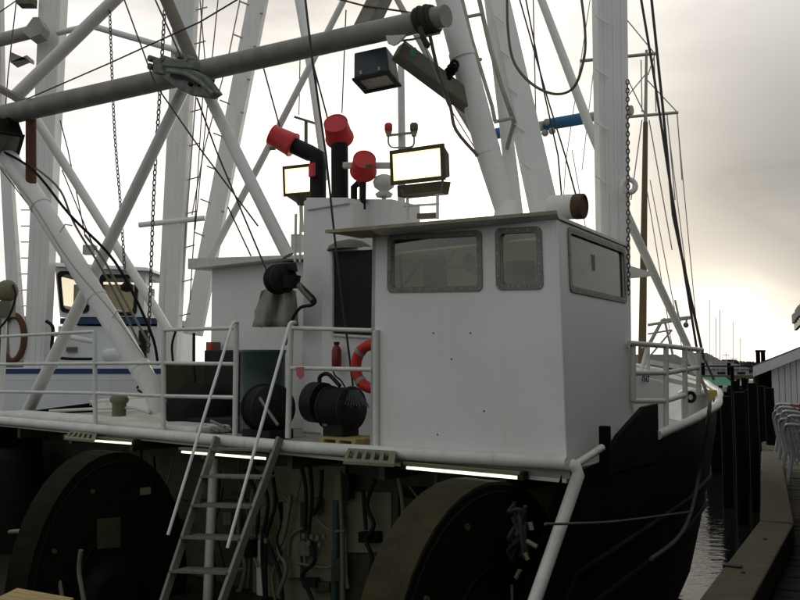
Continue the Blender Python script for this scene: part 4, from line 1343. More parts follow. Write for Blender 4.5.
# teal drum, black reel
p = pb(262, 436, 0.95); p.z = ZD
rtop = pb(262, 350, 0.95).z
dr = thing('oil_drum', 'tall faded teal drum standing behind the ladder top', 'drum', tuple(p))
MB().lathe(p, UP, [(0.29, 0), (0.31, 0.01), (0.31, 0.05), (0.30, 0.06), (0.30, 0.40), (0.312, 0.42), (0.30, 0.44), (0.30, rtop - ZD - 0.05), (0.315, rtop - ZD - 0.03), (0.315, rtop - ZD), (0.28, rtop - ZD - .01)], 28).build('drum_body', tealm, dr)
def reel(c, ax, r, w, name, label, cat, m=black):
    t_ = thing(name, label, cat, tuple(V((c.x, c.y, c.z - r))))
    ax = V(ax).normalized()
    MB().lathe(c - ax * w / 2, ax, [(r * .3, 0), (r, 0.003), (r, 0.025), (r * .3, 0.028)], 28).build('flange', m, t_)
    MB().lathe(c + ax * (w / 2 - .028), ax, [(r * .3, 0), (r, 0.003), (r, 0.025), (r * .3, 0.028)], 28).build('flange', m, t_)
    cb_ = MB()
    nn = 8
    for k in range(nn):
        xx = -w / 2 + .05 + (w - .1) * k / (nn - 1)
        cc2 = c + ax * xx
        u = ax.cross(UP).normalized()
        cb_.tube([cc2 + (u * math.cos(a) + UP * math.sin(a)) * r * .86 for a in [2 * math.pi * q / 24 for q in range(24)]], (w - .1) / nn * .6, 6, closed=True)
    cb_.cyl(c - ax * (w / 2 - .03), c + ax * (w / 2 - .03), r * .8, seg=20)
    cb_.build('wound_hose', m, t_)
    return t_
c = pb(268, 408, 0.45)
rl_ = reel(c, LD * 1 + FD * .3, 0.30, 0.34, 'winch_reel', 'black winch reel with pale crank standing before the teal drum', 'reel')
MB().tube([pb(260, 398, .1), pb(266, 408, .1), pb(278, 425, .12)], 0.02, 8).build('crank', alum, rl_)
MB().box(V((c.x, c.y, ZD + .06)), LD * .25, FD * .2, UP * .055).build('base', black, rl_)
c = pb(341, 408, 0.42)
rl_ = reel(c, LD, 0.255, 0.36, 'hose_reel', 'black hydraulic hose reel standing on a small pallet by the life ring', 'hose reel')
MB().tube(smooth_path([pb(320, 386, .4), pb(320, 377, .4), pb(328, 374, .4), pb(340, 386, .4)], 5), 0.025, 8).build('handle', black, rl_)
MB().cyl(pb(313, 402, .42), pb(324, 403, .42), 0.24, seg=20).build('motor_housing', black, rl_)
MB().box(pb(325, 423, .3), LD * .06, FD * .03, UP * .03).build('name_plate', alum, rl_)
MB().box(V((c.x, c.y, (ZD + .105 + c.z - .1) / 2)), LD * .15, FD * .14, UP * (c.z - .1 - ZD - .105) / 2).build('cradle', black, rl_)
# hanging net of grey lines over the reel
mb = MB()
for k in range(9):
    x0 = 345 + k * 3
    mb.tube([pb(350 + k, 390, .22), pb(x0, 405 + (k % 3), .2)], 0.008, 5)
solo(mb, 'rope_tail', tealm, 'frayed green grey rope ends hanging over the hose reel', 'rope')
pl = thing('pallet', 'small pale wooden pallet under the hose reel', 'pallet', tuple(B(1.6, 0.35, ZD)))
aL, aR = ab(pb(330, 433, 0.3))[0], ab(pb(365, 436, 0.3))[0]
for k in range(4):
    MB().box(B((aL + aR) / 2, 0.2 + k * 0.13, ZD + .095), LD * (aL - aR) / 2, FD * 0.05, UP * 0.01).build('slat', palletm, pl)
for k in range(3):
    MB().box(B(aR + (aL - aR) * (0.05 + .45 * k), 0.4, ZD + .044), LD * .03, FD * .26, UP * .04).build('runner', palletm, pl)
# life ring
c = pb(372, 366.5, 0.75)
lr = thing('life_ring', 'orange red life ring hanging by the wheelhouse corner', 'life ring', tuple(c - UP * .3))
rr_ = wpx(c, 43)
MB().tube([c + (LD * math.cos(a) + UP * math.sin(a)) * rr_ for a in [2 * math.pi * k / 36 for k in range(36)]], wpx(c, 11), 12, closed=True).build('ring', redo, lr)
for a in (R(135), R(225), R(45), R(315)):
    cc2 = c + (LD * math.cos(a) + UP * math.sin(a)) * rr_
    tg = (-LD * math.sin(a) + UP * math.cos(a))
    MB().tube([cc2 - tg * .025, cc2 + tg * .025], wpx(c, 11.8), 12, caps=False).build('band', canvasm, lr)
# fire extinguisher
p = pb(336.5, 371, 1.0)
fe = thing('fire_extinguisher', 'dark red fire extinguisher on the white wall above the hose reel', 'fire extinguisher', tuple(p))
hgt = pb(336.5, 345, 1.0).z - p.z
MB().lathe(p, UP, [(0.05, 0), (0.06, 0.01), (0.062, hgt * .8), (0.04, hgt * .93), (0.02, hgt)], 16).build('cylinder', ext, fe)
MB().box(p + UP * (hgt + .02), LD * .03, FD * .02, UP * .02).build('valve', black, fe)
MB().tube(smooth_path([p + UP * hgt, p + LD * .07 + UP * hgt * .8, p + LD * .05 + UP * -.02, p - LD * .08 - UP * .12, p - LD * .16 - UP * .22], 4), 0.010, 6).build('hose', black, fe)
# pink tag
mb = MB().prism([pb(296, 367, 0.0), pb(303.5, 367, 0.0), pb(303.5, 376, 0.0), pb(300, 379.5, 0.0), pb(296.5, 375, 0.0)], FD * 0.006)
solo(mb, 'pink_tag', pinkm, 'small faded pink tag tied to the railing beside the ladder', 'tag')
# dark gear heap left of the ladder
c = pb(195, 412, 1.0)
w1 = reel(c, LD * .8 + FD * .5, 0.42, 0.5, 'net_winch', 'black net winch with low round drum left of the ladder', 'winch')
boxb(204, 236, 350, 420, 1.4, 0.6, ZD).build('cabinet', black, w1, 0.02)
boxb(165, 240, 418, 436, 0.7, 0.6, ZD).build('base', black, w1, 0.02)
mb = MB()
for k, (x, y) in enumerate(((205, 426), (211, 421), (218, 424))):
    mb.tube([pb(x, y, .4), pb(x + 14, y + 6, .35)], 0.02, 6)
solo(mb, 'loose_pipe_offcuts', alum, 'pale loose pipe ends lying under the railing by the winch', 'pipes')
boxb(166, 236, 363, 420, 1.6, 0.1, ZD).build('low_wall', guardm, tr)
# pump with valve
p = pb(119, 418, 0.85); p.z = ZD + .1
pm = thing('deck_vent', 'stubby round deck vent with cream cap beside the left railing post', 'vent', tuple(p))
MB().lathe(p, UP, [(0.11, 0), (0.11, 0.2), (0.14, 0.22), (0.15, 0.28), (0.11, 0.34), (0.04, 0.36)], 16).build('vent_body', cream, pm)
MB().tube(smooth_path([pb(137, 388, 1), pb(142, 383, 1), pb(147, 387, 1), pb(144, 393, 1), pb(138, 390, 1)], 4), 0.018, 6).build('handwheel', black, pm)
# orange box and red bottle behind
boxb(206, 213, 342, 358, 1.5, 0.15).build('switch_box', cream, tr)
e2 = solo(MB().lathe(pb(210.5, 360, 1.45), UP, [(0.04, 0), (0.045, .02), (0.045, .22), (0.02, .26)], 12), 'gas_bottle', redo, 'small orange red bottle beside the cream switch box', 'bottle')
solo(MB().tube(smooth_path([pb(176, 330, 1.3), pb(172, 345, 1.3), pb(173, 362, 1.3)], 4), 0.02, 6), 'black_hose', black, 'black hose hanging behind the left railing', 'hose')
solo(MB().tube(smooth_path([pb(194, 333, 1.3), pb(194, 370, 1.3), pb(196, 395, 1.3)], 4), 0.025, 6), 'black_hose', black, 'black hose standing upright above the net winch', 'hose')

# ------------------------------------------------------------------ trawl winches on the main deck
def guard(a_near, b_c, z_c, r, ln, label, gm, fx=1.0, aspan=(0, 200)):
    t_ = thing('trawl_winch', label, 'winch', tuple(B(a_near + ln / 2, b_c, ZM)), 'trawl winches below the upper deck')
    nn = 22
    def pt(a, ang, rr):
        an = R(ang)
        return B(a, b_c + fx * rr * math.cos(an), z_c + rr * math.sin(an))
    vs, fs = [], []
    for k in range(nn + 1):
        ang = aspan[0] + (aspan[1] - aspan[0]) * k / nn
        for a, rr in ((a_near, r), (a_near + ln, r), (a_near + ln, r - .03), (a_near, r - .03)):
            vs.append(pt(a, ang, rr))
    for k in range(nn):
        for i in range(4):
            j = (i + 1) % 4
            fs.append((k * 4 + i, k * 4 + j, k * 4 + 4 + j, k * 4 + 4 + i))
    MB().add(vs, fs, False).build('curved_guard', gm, t_)
    for a_ in (a_near + .005, a_near + ln - .035):
        MB().prism([pt(a_, 360 * k / 48, r * .985) for k in range(48)], LD * .03).build('end_plate', darkst, t_)
    MB().cyl(B(a_near + .05, b_c, z_c), B(a_near + ln - .05, b_c, z_c), r * .55 * fx, seg=24).build('drum', darkst, t_)
    MB().box(B(a_near + ln / 2, b_c, (z_c - r * .5 + ZM) / 2 - .1), LD * (ln / 2 - .06), FD * r * .45 * fx, UP * max(.05, (z_c - r * .3 - ZM) / 2)).build('base', darkst, t_)
    for rr_k in (.93, .45):
        MB().tube([pt(a_near - .005, 360 * k / 40, r * rr_k) for k in range(40)], .014, 6, closed=True).build('rim_ring', darkst, t_)
    for ang in (60, 110, 150):
        MB().lathe(pt(a_near - .02, ang, r * .8), LD, [(.03, 0), (.03, .03)], 8).build('bolt', rust, t_)
    MB().lathe(B(a_near - .10, b_c, z_c), LD, [(r * .16, 0), (r * .22, .02), (r * .22, .08), (r * .3, .1)], 20).build('hub', darkst, t_)
    return t_
gp = pb(492, 640, -0.35)
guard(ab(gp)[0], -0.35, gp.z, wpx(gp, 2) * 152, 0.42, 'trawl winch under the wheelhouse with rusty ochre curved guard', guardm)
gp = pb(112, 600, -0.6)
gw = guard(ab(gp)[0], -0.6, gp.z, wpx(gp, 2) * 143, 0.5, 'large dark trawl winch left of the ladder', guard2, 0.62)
MB().prism([pa(x, y, ab(gp)[0] - .004) for x, y in ((97, 549), (120, 547), (120, 517), (97, 519))], LD * -.015).build('access_plate', dimgreen, gw)
MB().prism([pa(x, y, ab(gp)[0] - .004) for x, y in ((140, 495), (150, 494), (150, 487), (140, 488))], LD * -.02).build('small_plate', cream, gw)
# black fender-like drum at far left
c = pb(4, 500, 0.3)
solo(MB().lathe(B(ab(c)[0] - .2, 0.4, ZM), UP, [(0.42, 0), (0.42, 1.5), (0.40, 1.62), (0.30, 1.7)], 24), 'mooring_drum', darkst, 'tall black rounded drum at the lower left under the deck', 'drum')
solo(MB().tube(smooth_path([pb(10, 532, -1.2), pb(22, 532, -1.2), pb(31, 541, -1.2), pb(36, 560, -1.2), pb(36, 600, -1.2)], 5), 0.03, 8), 'pipe_hoop', drab, 'bent grey pipe hoop in the dark lower left corner', 'pipe')
for x in (60, 81):
    solo(MB().tube(smooth_path([pb(x, 550, -1.3), pb(x - 2, 570, -1.3), pb(x + 1, 590, -1.3), pb(x + 4, 606, -1.3)], 4), 0.028, 8), 'pipe_hoop', drab,
         'short upright grey pipe %s in front of the large dark winch' % ('nearer the left edge' if x == 60 else 'nearer the ladder'), 'pipe')
# wooden crate in the corner
q = [pz(10, 596, -0.55), pz(40, 592, -0.55), pz(74, 598, -0.55), pz(30, 640, -0.55)]
wc = thing('wooden_crate', 'pale wooden crate top in the lower left corner', 'crate', (q[1].x, q[1].y, ZM))
xa, ya = (q[2] - q[1]), V((-0.1, -1, 0)).normalized() * 0.5
nb = 4
for k in range(nb):
    u0, u1 = k / nb, (k + .94) / nb
    MB().hexa([q[1] - xa * .7 + ya * u0 - UP * .025, q[2] + ya * u0 - UP * .025, q[2] + ya * u1 - UP * .025, q[1] - xa * .7 + ya * u1 - UP * .025,
               q[1] - xa * .7 + ya * u0, q[2] + ya * u0, q[2] + ya * u1, q[1] - xa * .7 + ya * u1]).build('slat', palletm, wc)
cA, cB = q[1] - xa * .65, q[2] - xa * .05
for pA, pB in ((cA + ya * .05, cB + ya * .05), (cA + ya * .95, cB + ya * .95)):
    MB().hexa([V((pA.x, pA.y, ZM)), V((pB.x, pB.y, ZM)), V((pB.x, pB.y, ZM)) + ya * .04, V((pA.x, pA.y, ZM)) + ya * .04,
               pA - UP * .028, pB - UP * .028, pB + ya * .04 - UP * .028, pA + ya * .04 - UP * .028]).build('side_panel', palletm, wc)
# clump of rope and weed by the white edge
rg = MB()
random.seed(3)
for k in range(10):
    pts = [pb(512 + random.uniform(-4, 16), 500 + random.uniform(0, 60), -0.35 + random.uniform(-.15, .1)) for _ in range(4)]
    rg.tube(smooth_path(pts, 5), 0.018, 6)
o = thing('rope_clump', 'tangled dark rope clump hanging beside the white bulwark edge', 'rope', tuple(pb(520, 560, -.4)))
rg.build('tangle', ropem, o)
for x0, y0, x1, y1 in ((530, 522, 532, 530), (527, 541, 537, 547), (516, 578, 520, 570), (525, 553, 528, 560)):
    MB().tube([pb(x0, y0, -.5), pb(x1, y1, -.5)], 0.02, 6).build('pale_float', cream, o)
rg = MB().tube([pb(512, 585, -.4), pb(513, 640, -.4)], 0.015, 6)
rg.build('rope_end', drab, o)
solo(MB().tube(smooth_path([pb(545, 524, -.72), pb(575, 523.5, -.3), pa(620, 521, -.16), pa(690, 512, -.2)], 4), 0.012, 6), 'mooring_line', ropeg, 'thin dark line running along the black hull side', 'rope')

# ------------------------------------------------------------------ rigging: wires, ropes, chains
def line(pts, r, label, m=wirem, name='rigging_wire', cat='wire', group='rigging wires of the trawler', k=0):
    mb = MB().tube(smooth_path(pts, k) if k else pts, r, 6)
    return solo(mb, name, m, label, cat, group)
P_ = lambda x, y, b=0.1: pb(x, y, b)
line([P_(27, 99), P_(110, 63), P_(200, 22), P_(250, -8)], 0.011, 'black wire rising over the left struts to the top of the picture')
line([P_(120, -12, -.1), P_(155, 84, -.05), P_(201, 150, .1), P_(258, 226, .4)], 0.011, 'black wire passing in front of the boom towards the turnbuckle')
line([P_(150, -12, .0), P_(181, 57, .0)], 0.012, 'black wire ending on the boom clamp')
line([P_(197, 98, .3), P_(216, 150, .4), P_(268, 274, .7)], 0.012, 'black wire from the clamp down to the power block')
line([P_(304, -12, -.05), P_(312, 58, -.05), P_(326, 155, .3), P_(336, 250, .7), P_(353, 386, .9)], 0.014, 'long black cable hanging from the top down to the hose reel')
line([P_(330, -3, .5), P_(365, 6, .5), P_(400, 11, .5), P_(440, 17, .4)], 0.012, 'dark wire above the cross boom near the a-frame')
line([P_(263, 66, 1.5), P_(280, 128, 1.5)], 0.012, 'short dark wire below the boom towards the sideways red bucket')
line([P_(312, 60, 1.2), P_(328, 120, 1.4)], 0.012, 'dark wire running down to the tall red bucket')
line([P_(346, 10, 2), P_(342, 113, 2)], 0.010, 'thin vertical wire above the tall red bucket')
line([P_(228, 207, 1.9), P_(251, 256, 2)], 0.012, 'short dark wire behind the white pole above the deckhouse roof')
line([P_(430, 36, .2), P_(438, 70, .5), P_(450, 105, .8), P_(456, 130, .9), P_(478, 156, 1.1)], 0.020, 'brown pipe like cable bending down beside the round leg', drab, k=4)
line([P_(424, 45, .3), P_(448, 105, 1.0), P_(476, 150, 1.4)], 0.008, 'thin pale line beside the round leg', paleline)
cb_ = line([P_(507, -12, 1.2), P_(508, 30, 1.2), P_(514, 62, 1.2), P_(532, 84, 1.2), P_(555, 94, 1.2), P_(574, 87, 1.2), P_(584, 58, 1.2), P_(585, 30, 1.2), P_(580, -12, 1.2)], 0.016, 'slack cable hanging in a loop between the a-frame and the mast', drab, 'hanging_cable', 'cable', k=6)
line([P_(517, -10, 2), P_(548, 100, 2), P_(565, 155, 2), P_(578, 203, 1.4)], 0.010, 'dark wire from the top down to the roof drum')
line([P_(524, -10, 2.1), P_(544, 92, 2.1), P_(558, 155, 2.1), P_(562, 200, 1.6)], 0.010, 'dark wire close behind the square leg')
line([P_(533, -10, 2.2), P_(535, 80, 2.2), P_(536, 125, 2.3)], 0.009, 'thin wire with turnbuckle hanging above the blue beam', greyp)
line([pY(639.5, -10, 14), pY(653, 70, 14), pY(668, 170, 14), pY(697, 350, 14)], 0.022, 'dark stay right of the mast, inner of the pair')
line([pY(650.5, -10, 14), pY(663, 110, 14), pY(673, 215, 14), pY(704, 360, 14)], 0.024, 'dark stay right of the mast, outer of the pair')
line([pY(705, 360, 14), pY(714, 380, 14)], 0.02, 'short lower end of the dark stays at the bow')
for (pts, text) in (
    ([(590, 0), (566, 160), (563, 205)], 'pale thin halyard left of the thick mast'),
    ([(572, 150), (586, 230)], 'pale thin line above the roof drum'),
    ([(597, 40), (582, 170)], 'pale hair thin line beside the thick mast'),
    ([(647, 190), (672, 345)], 'pale line fanning down to the bow, steepest'),
    ([(650, 180), (682, 348)], 'pale line fanning down to the bow, middle one'),
    ([(667, 118), (696, 350)], 'pale line from the crosstree end to the bow'),
    ([(677, 115), (697, 330)], 'outermost pale line of the fan right of the wooden mast')):
    line([pY(x, y, 16) for x, y in pts], 0.009, text, paleline, 'halyard', 'line', 'pale halyards')
for (pts, text) in (
    ([(17, -5), (8, 75), (4, 130)], 'dark line at the far left edge of the sky'),
    ([(0, 12), (20, -2)], 'dark line crossing the upper left corner'),
    ([(60, 120), (68, 150), (85, 235)], 'thin line left behind the strut'),
    ([(62, 170), (95, 250)], 'thin line behind the crossing struts'),
    ([(0, 168), (40, 220), (105, 300)], 'thin dark line below the white boom strut'),
    ([(200, 0), (205, 60), (190, 300)], 'thin line along the leaning ladder mast'),
    ([(218, 0), (205, 130), (195, 230)], 'second thin line along the leaning ladder mast'),
    ([(300, 60), (299, 115)], 'thin aerial wire above the antenna bar')):
    line([pY(x, y, 15.5) for x, y in pts], 0.011, text)
solo(MB().tube(smooth_path([pb(0, 150, .2), pb(33, 170, .25), pb(70, 215, .4), pb(115, 262, .7), pb(150, 330, 1.0), pb(158, 365, 1.0)], 5), 0.022, 6), 'hydraulic_hose', darkst, 'upper black hose strapped along the thick white boom strut', 'hose', 'hoses along the strut')
solo(MB().tube(smooth_path([pb(36, 168, .2), pb(60, 190, .3), pb(75, 225, .45), pb(108, 280, .7), pb(140, 345, .9)], 5), 0.018, 6), 'hydraulic_hose', drab, 'middle brown hose bowed off the thick white boom strut', 'hose', 'hoses along the strut')
solo(MB().tube(smooth_path([pb(0, 166, .1), pb(30, 200, .2), pb(70, 262, .4), pb(112, 312, .6), pb(145, 358, .8)], 5), 0.012, 6), 'hydraulic_hose', greyp, 'thin lower hose below the thick white boom strut', 'hose', 'hoses along the strut')
solo(MB().tube(smooth_path([pb(85, 235, .6), pb(105, 262, .7), pb(122, 295, .9), pb(150, 345, 1.0)], 5), 0.02, 6), 'hydraulic_hose', cream, 'cream hose running beside the lower boom strut', 'hose', 'hoses along the strut')
# rope lashed round the boom end
rp = MB()
c = pb(424, 21, BM)
for k in range(5):
    cc2 = c + bd * (0.045 * k - .05)
    u = bd.cross(UP).normalized(); w_ = bd.cross(u)
    rp.tube([cc2 + (u * math.cos(a) + w_ * math.sin(a)) * (wpx(c, 25) + .012 * (k % 2)) + bd * .03 * math.sin(a) for a in [2 * math.pi * q / 20 for q in range(20)]], 0.026, 6, closed=True)
rp.tube(smooth_path([pb(420, 28, .05), pb(425, 42, .02), pb(428, 46, .05), pb(422, 36, .0)], 4), 0.03, 6)
solo(rp, 'lashing_rope', ropem, 'dark rope lashed round the cross boom beside the a-frame', 'rope')
rp = MB()
for k in range(9):
    p = pb(444 + k * 1.3, 79 - k * 1.8 + (k % 2) * 2, .85)
    rp.tube([p + V((.04 * math.cos(a), .02 * math.sin(a), .05 * math.sin(a))) for a in [2 * math.pi * q / 10 for q in range(10)]], 0.02, 6, closed=True)
solo(rp, 'knotted_chain', darkst, 'short knotted dark chain on the slanting brace beam', 'chain')
sb = thing('shackle_block', 'small green tackle block hanging under the boom by the rope lashing', 'block', tuple(pb(413, 55, .2)))
MB().box(pb(413.5, 53, .2), V((.03, 0, 0)), V((0, .03, 0)), UP * .055).build('block_shell', greenm, sb, 0.01)
MB().tube([pb(404, 42, .2), pb(412, 48, .2)], 0.01, 6).build('shackle', alum, sb)
MB().tube([pb(398, 41, .2), pb(412, 39.5, .2), pb(440, 33, .25)], 0.012, 6).build('tackle_wire', alum, sb)
def chain(pts, pitch, r, label, name='chain', m=chainm):
    pts = smooth_path(pts, 8)
    L = [0]
    for a, b in zip(pts, pts[1:]):
        L.append(L[-1] + (b - a).length)
    n = int(L[-1] / pitch)
    mb = MB()
    j = 0
    for k in range(n):
        s_ = (k + .5) * pitch
        while L[j + 1] < s_:
            j += 1
        u = (s_ - L[j]) / (L[j + 1] - L[j])
        c = pts[j].lerp(pts[j + 1], u)
        d_ = (pts[j + 1] - pts[j]).normalized()
        x = d_.cross(V((0.3, 1, 0))).normalized()
        if k % 2:
            x = d_.cross(x).normalized()
        hl, hw_ = pitch * 0.62, pitch * 0.34
        lk = []
        for q in range(10):
            a = 2 * math.pi * q / 10
            lk.append(c + x * hw_ * math.cos(a) + d_ * (hl * math.sin(a)))
        mb.tube(lk, r, 5, closed=True)
    return solo(mb, name, m, label, 'chain', 'hanging chains')
chain([pb(109, -10, .8), pb(114, 120, .9), pb(120, 200, 1.0), pb(125, 272, 1.1)], 0.065, 0.009, 'thin chain hanging straight down in front of the other boat cabin')
chain([pb(166, -10, 1.0), pb(160, 90, 1.0), pb(154, 190, 1.0), pb(150, 300, 1.1), pb(148, 355, 1.1)], 0.08, 0.011, 'longer chain hanging beside the tall white mast')
chain([pb(627.5, 80, 2.2), pb(628, 180, 2.2), pb(628.5, 296, 2.2)], 0.05, 0.0075, 'chain hanging against the right edge of the thick mast')
hk = thing('chain_hook', 'black hook block hanging at the end of the thin chain', 'hook', tuple(pb(128, 292, 1.1)))
MB().lathe(pb(127, 292, 1.1), UP, [(0.03, 0), (0.10, .03), (0.11, .10), (0.05, .16), (0.03, .22)], 12).build('block', black, hk)
# mooring rope from the bow
q = pY(700, 378, 12.2)
solo(MB().tube(smooth_path([pa(700, 376, .3), pa(708, 397, -.02), pa(709, 412, -0.22), pY(700, 470, 10.6), pY(690, 515, 9.9), pY(676, 540, 9.2), pY(651, 559, 8.4)], 6), 0.022, 8), 'mooring_rope', ropeg, 'grey mooring rope hanging from the bow rail down the black hull', 'rope')

# ================================================================== SECOND BOAT (beyond the port side)
Y2 = 19.6
ob = thing('moored_boat', 'white fishing boat with blue stripes moored beyond the trawler', 'boat', (pY(90, 370, Y2).x, Y2 + 2, ZW))
zg = pY(60, 369, Y2).z
x0, x1 = pY(-160, 370, Y2).x, pY(196, 370, Y2).x
hp_ = []
plan = [(x0, Y2 + .6), (x0 + .5, Y2 + .1), (x0 + 2, Y2), (x1 - 2.0, Y2), (x1 - .6, Y2 + .3), (x1, Y2 + 1.2), (x1 + .1, Y2 + 2.6), (x1 - 0.4, Y2 + 4), (x1 - 2, Y2 + 4.6), (x0 + 1, Y2 + 4.6), (x0, Y2 + 4)]
def loop_sides(plan, z0, z1, ins0=0, ins1=0):
    n = len(plan)
    cx = sum(p[0] for p in plan) / n; cy = sum(p[1] for p in plan) / n
    f = lambda p, k: (cx + (p[0] - cx) * (1 + k), cy + (p[1] - cy) * (1 + k))
    vs = [(*f(p, ins0), z0) for p in plan] + [(*f(p, ins1), z1) for p in plan]
    return vs, [(i, (i + 1) % n, n + (i + 1) % n, n + i) for i in range(n)]
mb = MB()
vs, fs = loop_sides(plan, ZW - .4, zg, -0.06, 0)
mb.add(vs, fs)
mb.add([(*p, zg - .25) for p in plan], [tuple(range(len(plan)))])
h2_ = mb.build('hull', paleblue, ob)
mb = MB()
vs, fs = loop_sides(plan, zg - .11, zg + .01, 0.004, 0.005)
mb.add(vs, fs).build('blue_band', bluem, h2_)
# lower house and wheelhouse
def wbox(px0, px1, yt, yb, Y, d_, **k):
    p, q = pY(px0, yb, Y), pY(px1, yt, Y)
    return MB().box(((p.x + q.x) / 2, Y + d_ / 2, (p.z + q.z) / 2), ((q.x - p.x) / 2, 0, 0), (0, d_ / 2, 0), (0, 0, (q.z - p.z) / 2))
lh = wbox(56, 168, 326, 390, Y2 + .8, 2.6).build('lower_house', paleblue, ob, 0.02)
wbox(60, 170, 318, 324, Y2 + .72, 2.8).build('blue_band', bluem, lh)
Yc = Y2 + 1.0
cBL, cBR, cTR, cTL = pY(60, 317, Yc), pY(142, 317, Yc), pY(146, 270, Yc), pY(55, 268, Yc)
def cf(u, v):
    return cBL.lerp(cBR, u).lerp(cTL.lerp(cTR, u), v)
hA = hole(cf, 57, 271.5, 88, 273, 88, 312, 60, 312)
hB = hole(cf, 102, 274, 140, 277, 134, 316, 100, 314)
hA = (max(.03, hA[0]), hA[1], max(.05, hA[2]), min(.93, hA[3]))
hB = (hB[0], min(.96, hB[1]), max(.05, hB[2]), min(.93, hB[3]))
wg = wall_grid(cf, [], [], [hA, hB], V((0, .05, 0)))
dY = V((0, 2.0, 0))
for Pq, hs in ((lambda u, v: (cBL + dY * u).lerp(cTL + dY * u, v), [(0.15, 0.85, 0.25, 0.85)]), (lambda u, v: (cBR + dY * (1 - u)).lerp(cTR + dY * (1 - u), v), [(0.15, 0.85, 0.25, 0.85)]),
               (lambda u, v: cf(1 - u, v) + dY, [(.08, .46, .25, .88), (.54, .92, .25, .88)])):
    w2 = wall_grid(Pq, [], [], hs, V((0, 0, 0.001)))
    wg.add(w2.v, w2.f)
cab = wg.build('cabin', paleblue, ob)
for hh in (hA, hB):
    o_ = [cf(u, v) - V((0, .004, 0)) for u, v in rrect(hh[0] - .01, hh[1] + .01, hh[2] - .02, hh[3] + .02, .1, .06)]
    i_ = [cf(u, v) - V((0, .004, 0)) for u, v in rrect(hh[0] + .03, hh[1] - .03, hh[2] + .05, hh[3] - .05, .1, .06)]
    ring(o_, i_, V((0, -.03, 0))).build('window_frame', black, cab)
    MB().prism([cf(u, v) + V((0, .02, 0)) for u, v in rrect(hh[0] + .01, hh[1] - .01, hh[2] + .02, hh[3] - .02, .1, .06)], V((0, .008, 0))).build('window_pane', glass2, cab)
MB().box((cBL + cBR) / 2 + V((0, 1, .42)), ((cBR - cBL).length * .4, 0, 0), (0, .7, 0), (0, 0, .4)).build('helm_console', glow_in, cab)
rr0, rr1 = pY(48, 266, Yc - .2), pY(150, 271, Yc - .2)
MB().hexa([rr0, rr1, rr1 + V((0, 2.5, 0)), rr0 + V((0, 2.5, 0)), rr0 + V((.12, .1, .10)), rr1 + V((-.1, .1, .10)), rr1 + V((-.1, 2.4, .10)), rr0 + V((.12, 2.4, .10))]).build('cabin_roof', paleblue, cab, 0.02)
MB().tube([pY(62, 265, 21.2), pY(62, 255, 21.2)], .04, 6).build('roof_light', greyp, cab)
MB().box(pY(90, 250, 21.4), V((.15, 0, 0)), V((0, .1, 0)), V((0, 0, .12))).build('roof_horn', greyp, cab)
# masts of the second boat
def bm2(top, bot, w, Y, lbl, rib=True):
    o, x, y = box_mast(pY(*top, Y), pY(*bot, Y), w, ob, rib=rib)
    lab(o, lbl)
    return o
m1_ = bm2((55, -30), (37, 372), (22.5, 20), Y2 + .35, 'tall box mast nearest the left edge')
m2_ = bm2((188, -30), (168, 362), (21.5, 20.5), Y2 - 0.3, 'tall box mast left of the leaning one')
m3_ = bm2((264, -30), (193, 335), (18, 17), Y2 + 1.5, 'leaning box mast with rungs', False)
bm2((5, 140), (19, 360), (10, 13), Y2 + .3, 'short leaning box mast at the left edge', False)
bm2((-4, -30), (-2, 120), (12, 12), Y2 + .3, 'mast cut by the left picture edge', False)
mb = MB()
for k in range(8):
    yy = 5 + k * 33
    xm = 259 - yy * 0.195
    MB().tube([pY(xm - 9, yy, Y2 + 1.3), pY(xm - 19, yy - 4, Y2 + 1.3)], 0.02, 6).build('rung', greyp, m3_)
    MB().tube([pY(xm + 2, yy + 8, Y2 + 1.2), pY(xm + 5, yy + 9, Y2 + 1.2)], 0.025, 6).build('peg', greyp, m3_)
MB().tube([pY(240, 0, Y2 + 1.3), pY(229, 54, Y2 + 1.3), pY(204, 150, Y2 + 1.3), pY(192, 215, Y2 + 1.3)], 0.018, 6).build('ladder_line', greyp, m3_)
for k in range(10):
    yy = 10 + k * 34
    xm = 187 - yy * 0.054
    MB().tube([pY(xm + 10, yy, Y2 - .3), pY(xm + 21, yy - 3, Y2 - .3)], 0.016, 6).build('rung', greyp, m2_)
MB().tube([pY(203, 0, Y2 - .3), pY(180, 310, Y2 - .3)], 0.018, 6).build('ladder_line', greyp, m2_)
MB().tube([pY(139, 225, Y2 - .5), pY(205, 218, Y2 - .5)], wpx(pY(139, 225, Y2), 5.5), 8).build('spreader', mastw, m2_)
MB().tube([pY(85, 24, Y2 - .6), pY(190, 54, Y2 - .6)], wpx(pY(139, 25, Y2), 6.5), 8).build('spreader', mastw, m2_)
MB().tube([pY(58, 33, Y2 - .1), pY(88, 26, Y2 - .5)], wpx(pY(60, 30, Y2), 6), 8).build('spreader', mastw, m1_)
lb_ = MB().tube([pY(-20, 45, Y2 - .3), pY(36, 31, Y2 - .3)], wpx(pY(0, 40, Y2), 13), 12).build('boom_end', greyp, ob)
MB().prism([pY(22, 32, Y2 - .5), pY(33, 17, Y2 - .5), pY(39, 17, Y2 - .5), pY(43, 26, Y2 - .5), pY(40, 34, Y2 - .5), pY(30, 38, Y2 - .5)], V((0, .4, 0))).build('boom_lug', greyp, lb_)
MB().prism([pY(10, 62, Y2), pY(27, 55, Y2), pY(27, 59, Y2), pY(11, 52, Y2)], V((0, .4, 0))).build('bracket', greyp, m1_)
MB().box(pY(27, 2, Y2), V((.18, 0, 0)), V((0, .15, 0)), V((0, 0, .1))).build('block', drab, m1_)
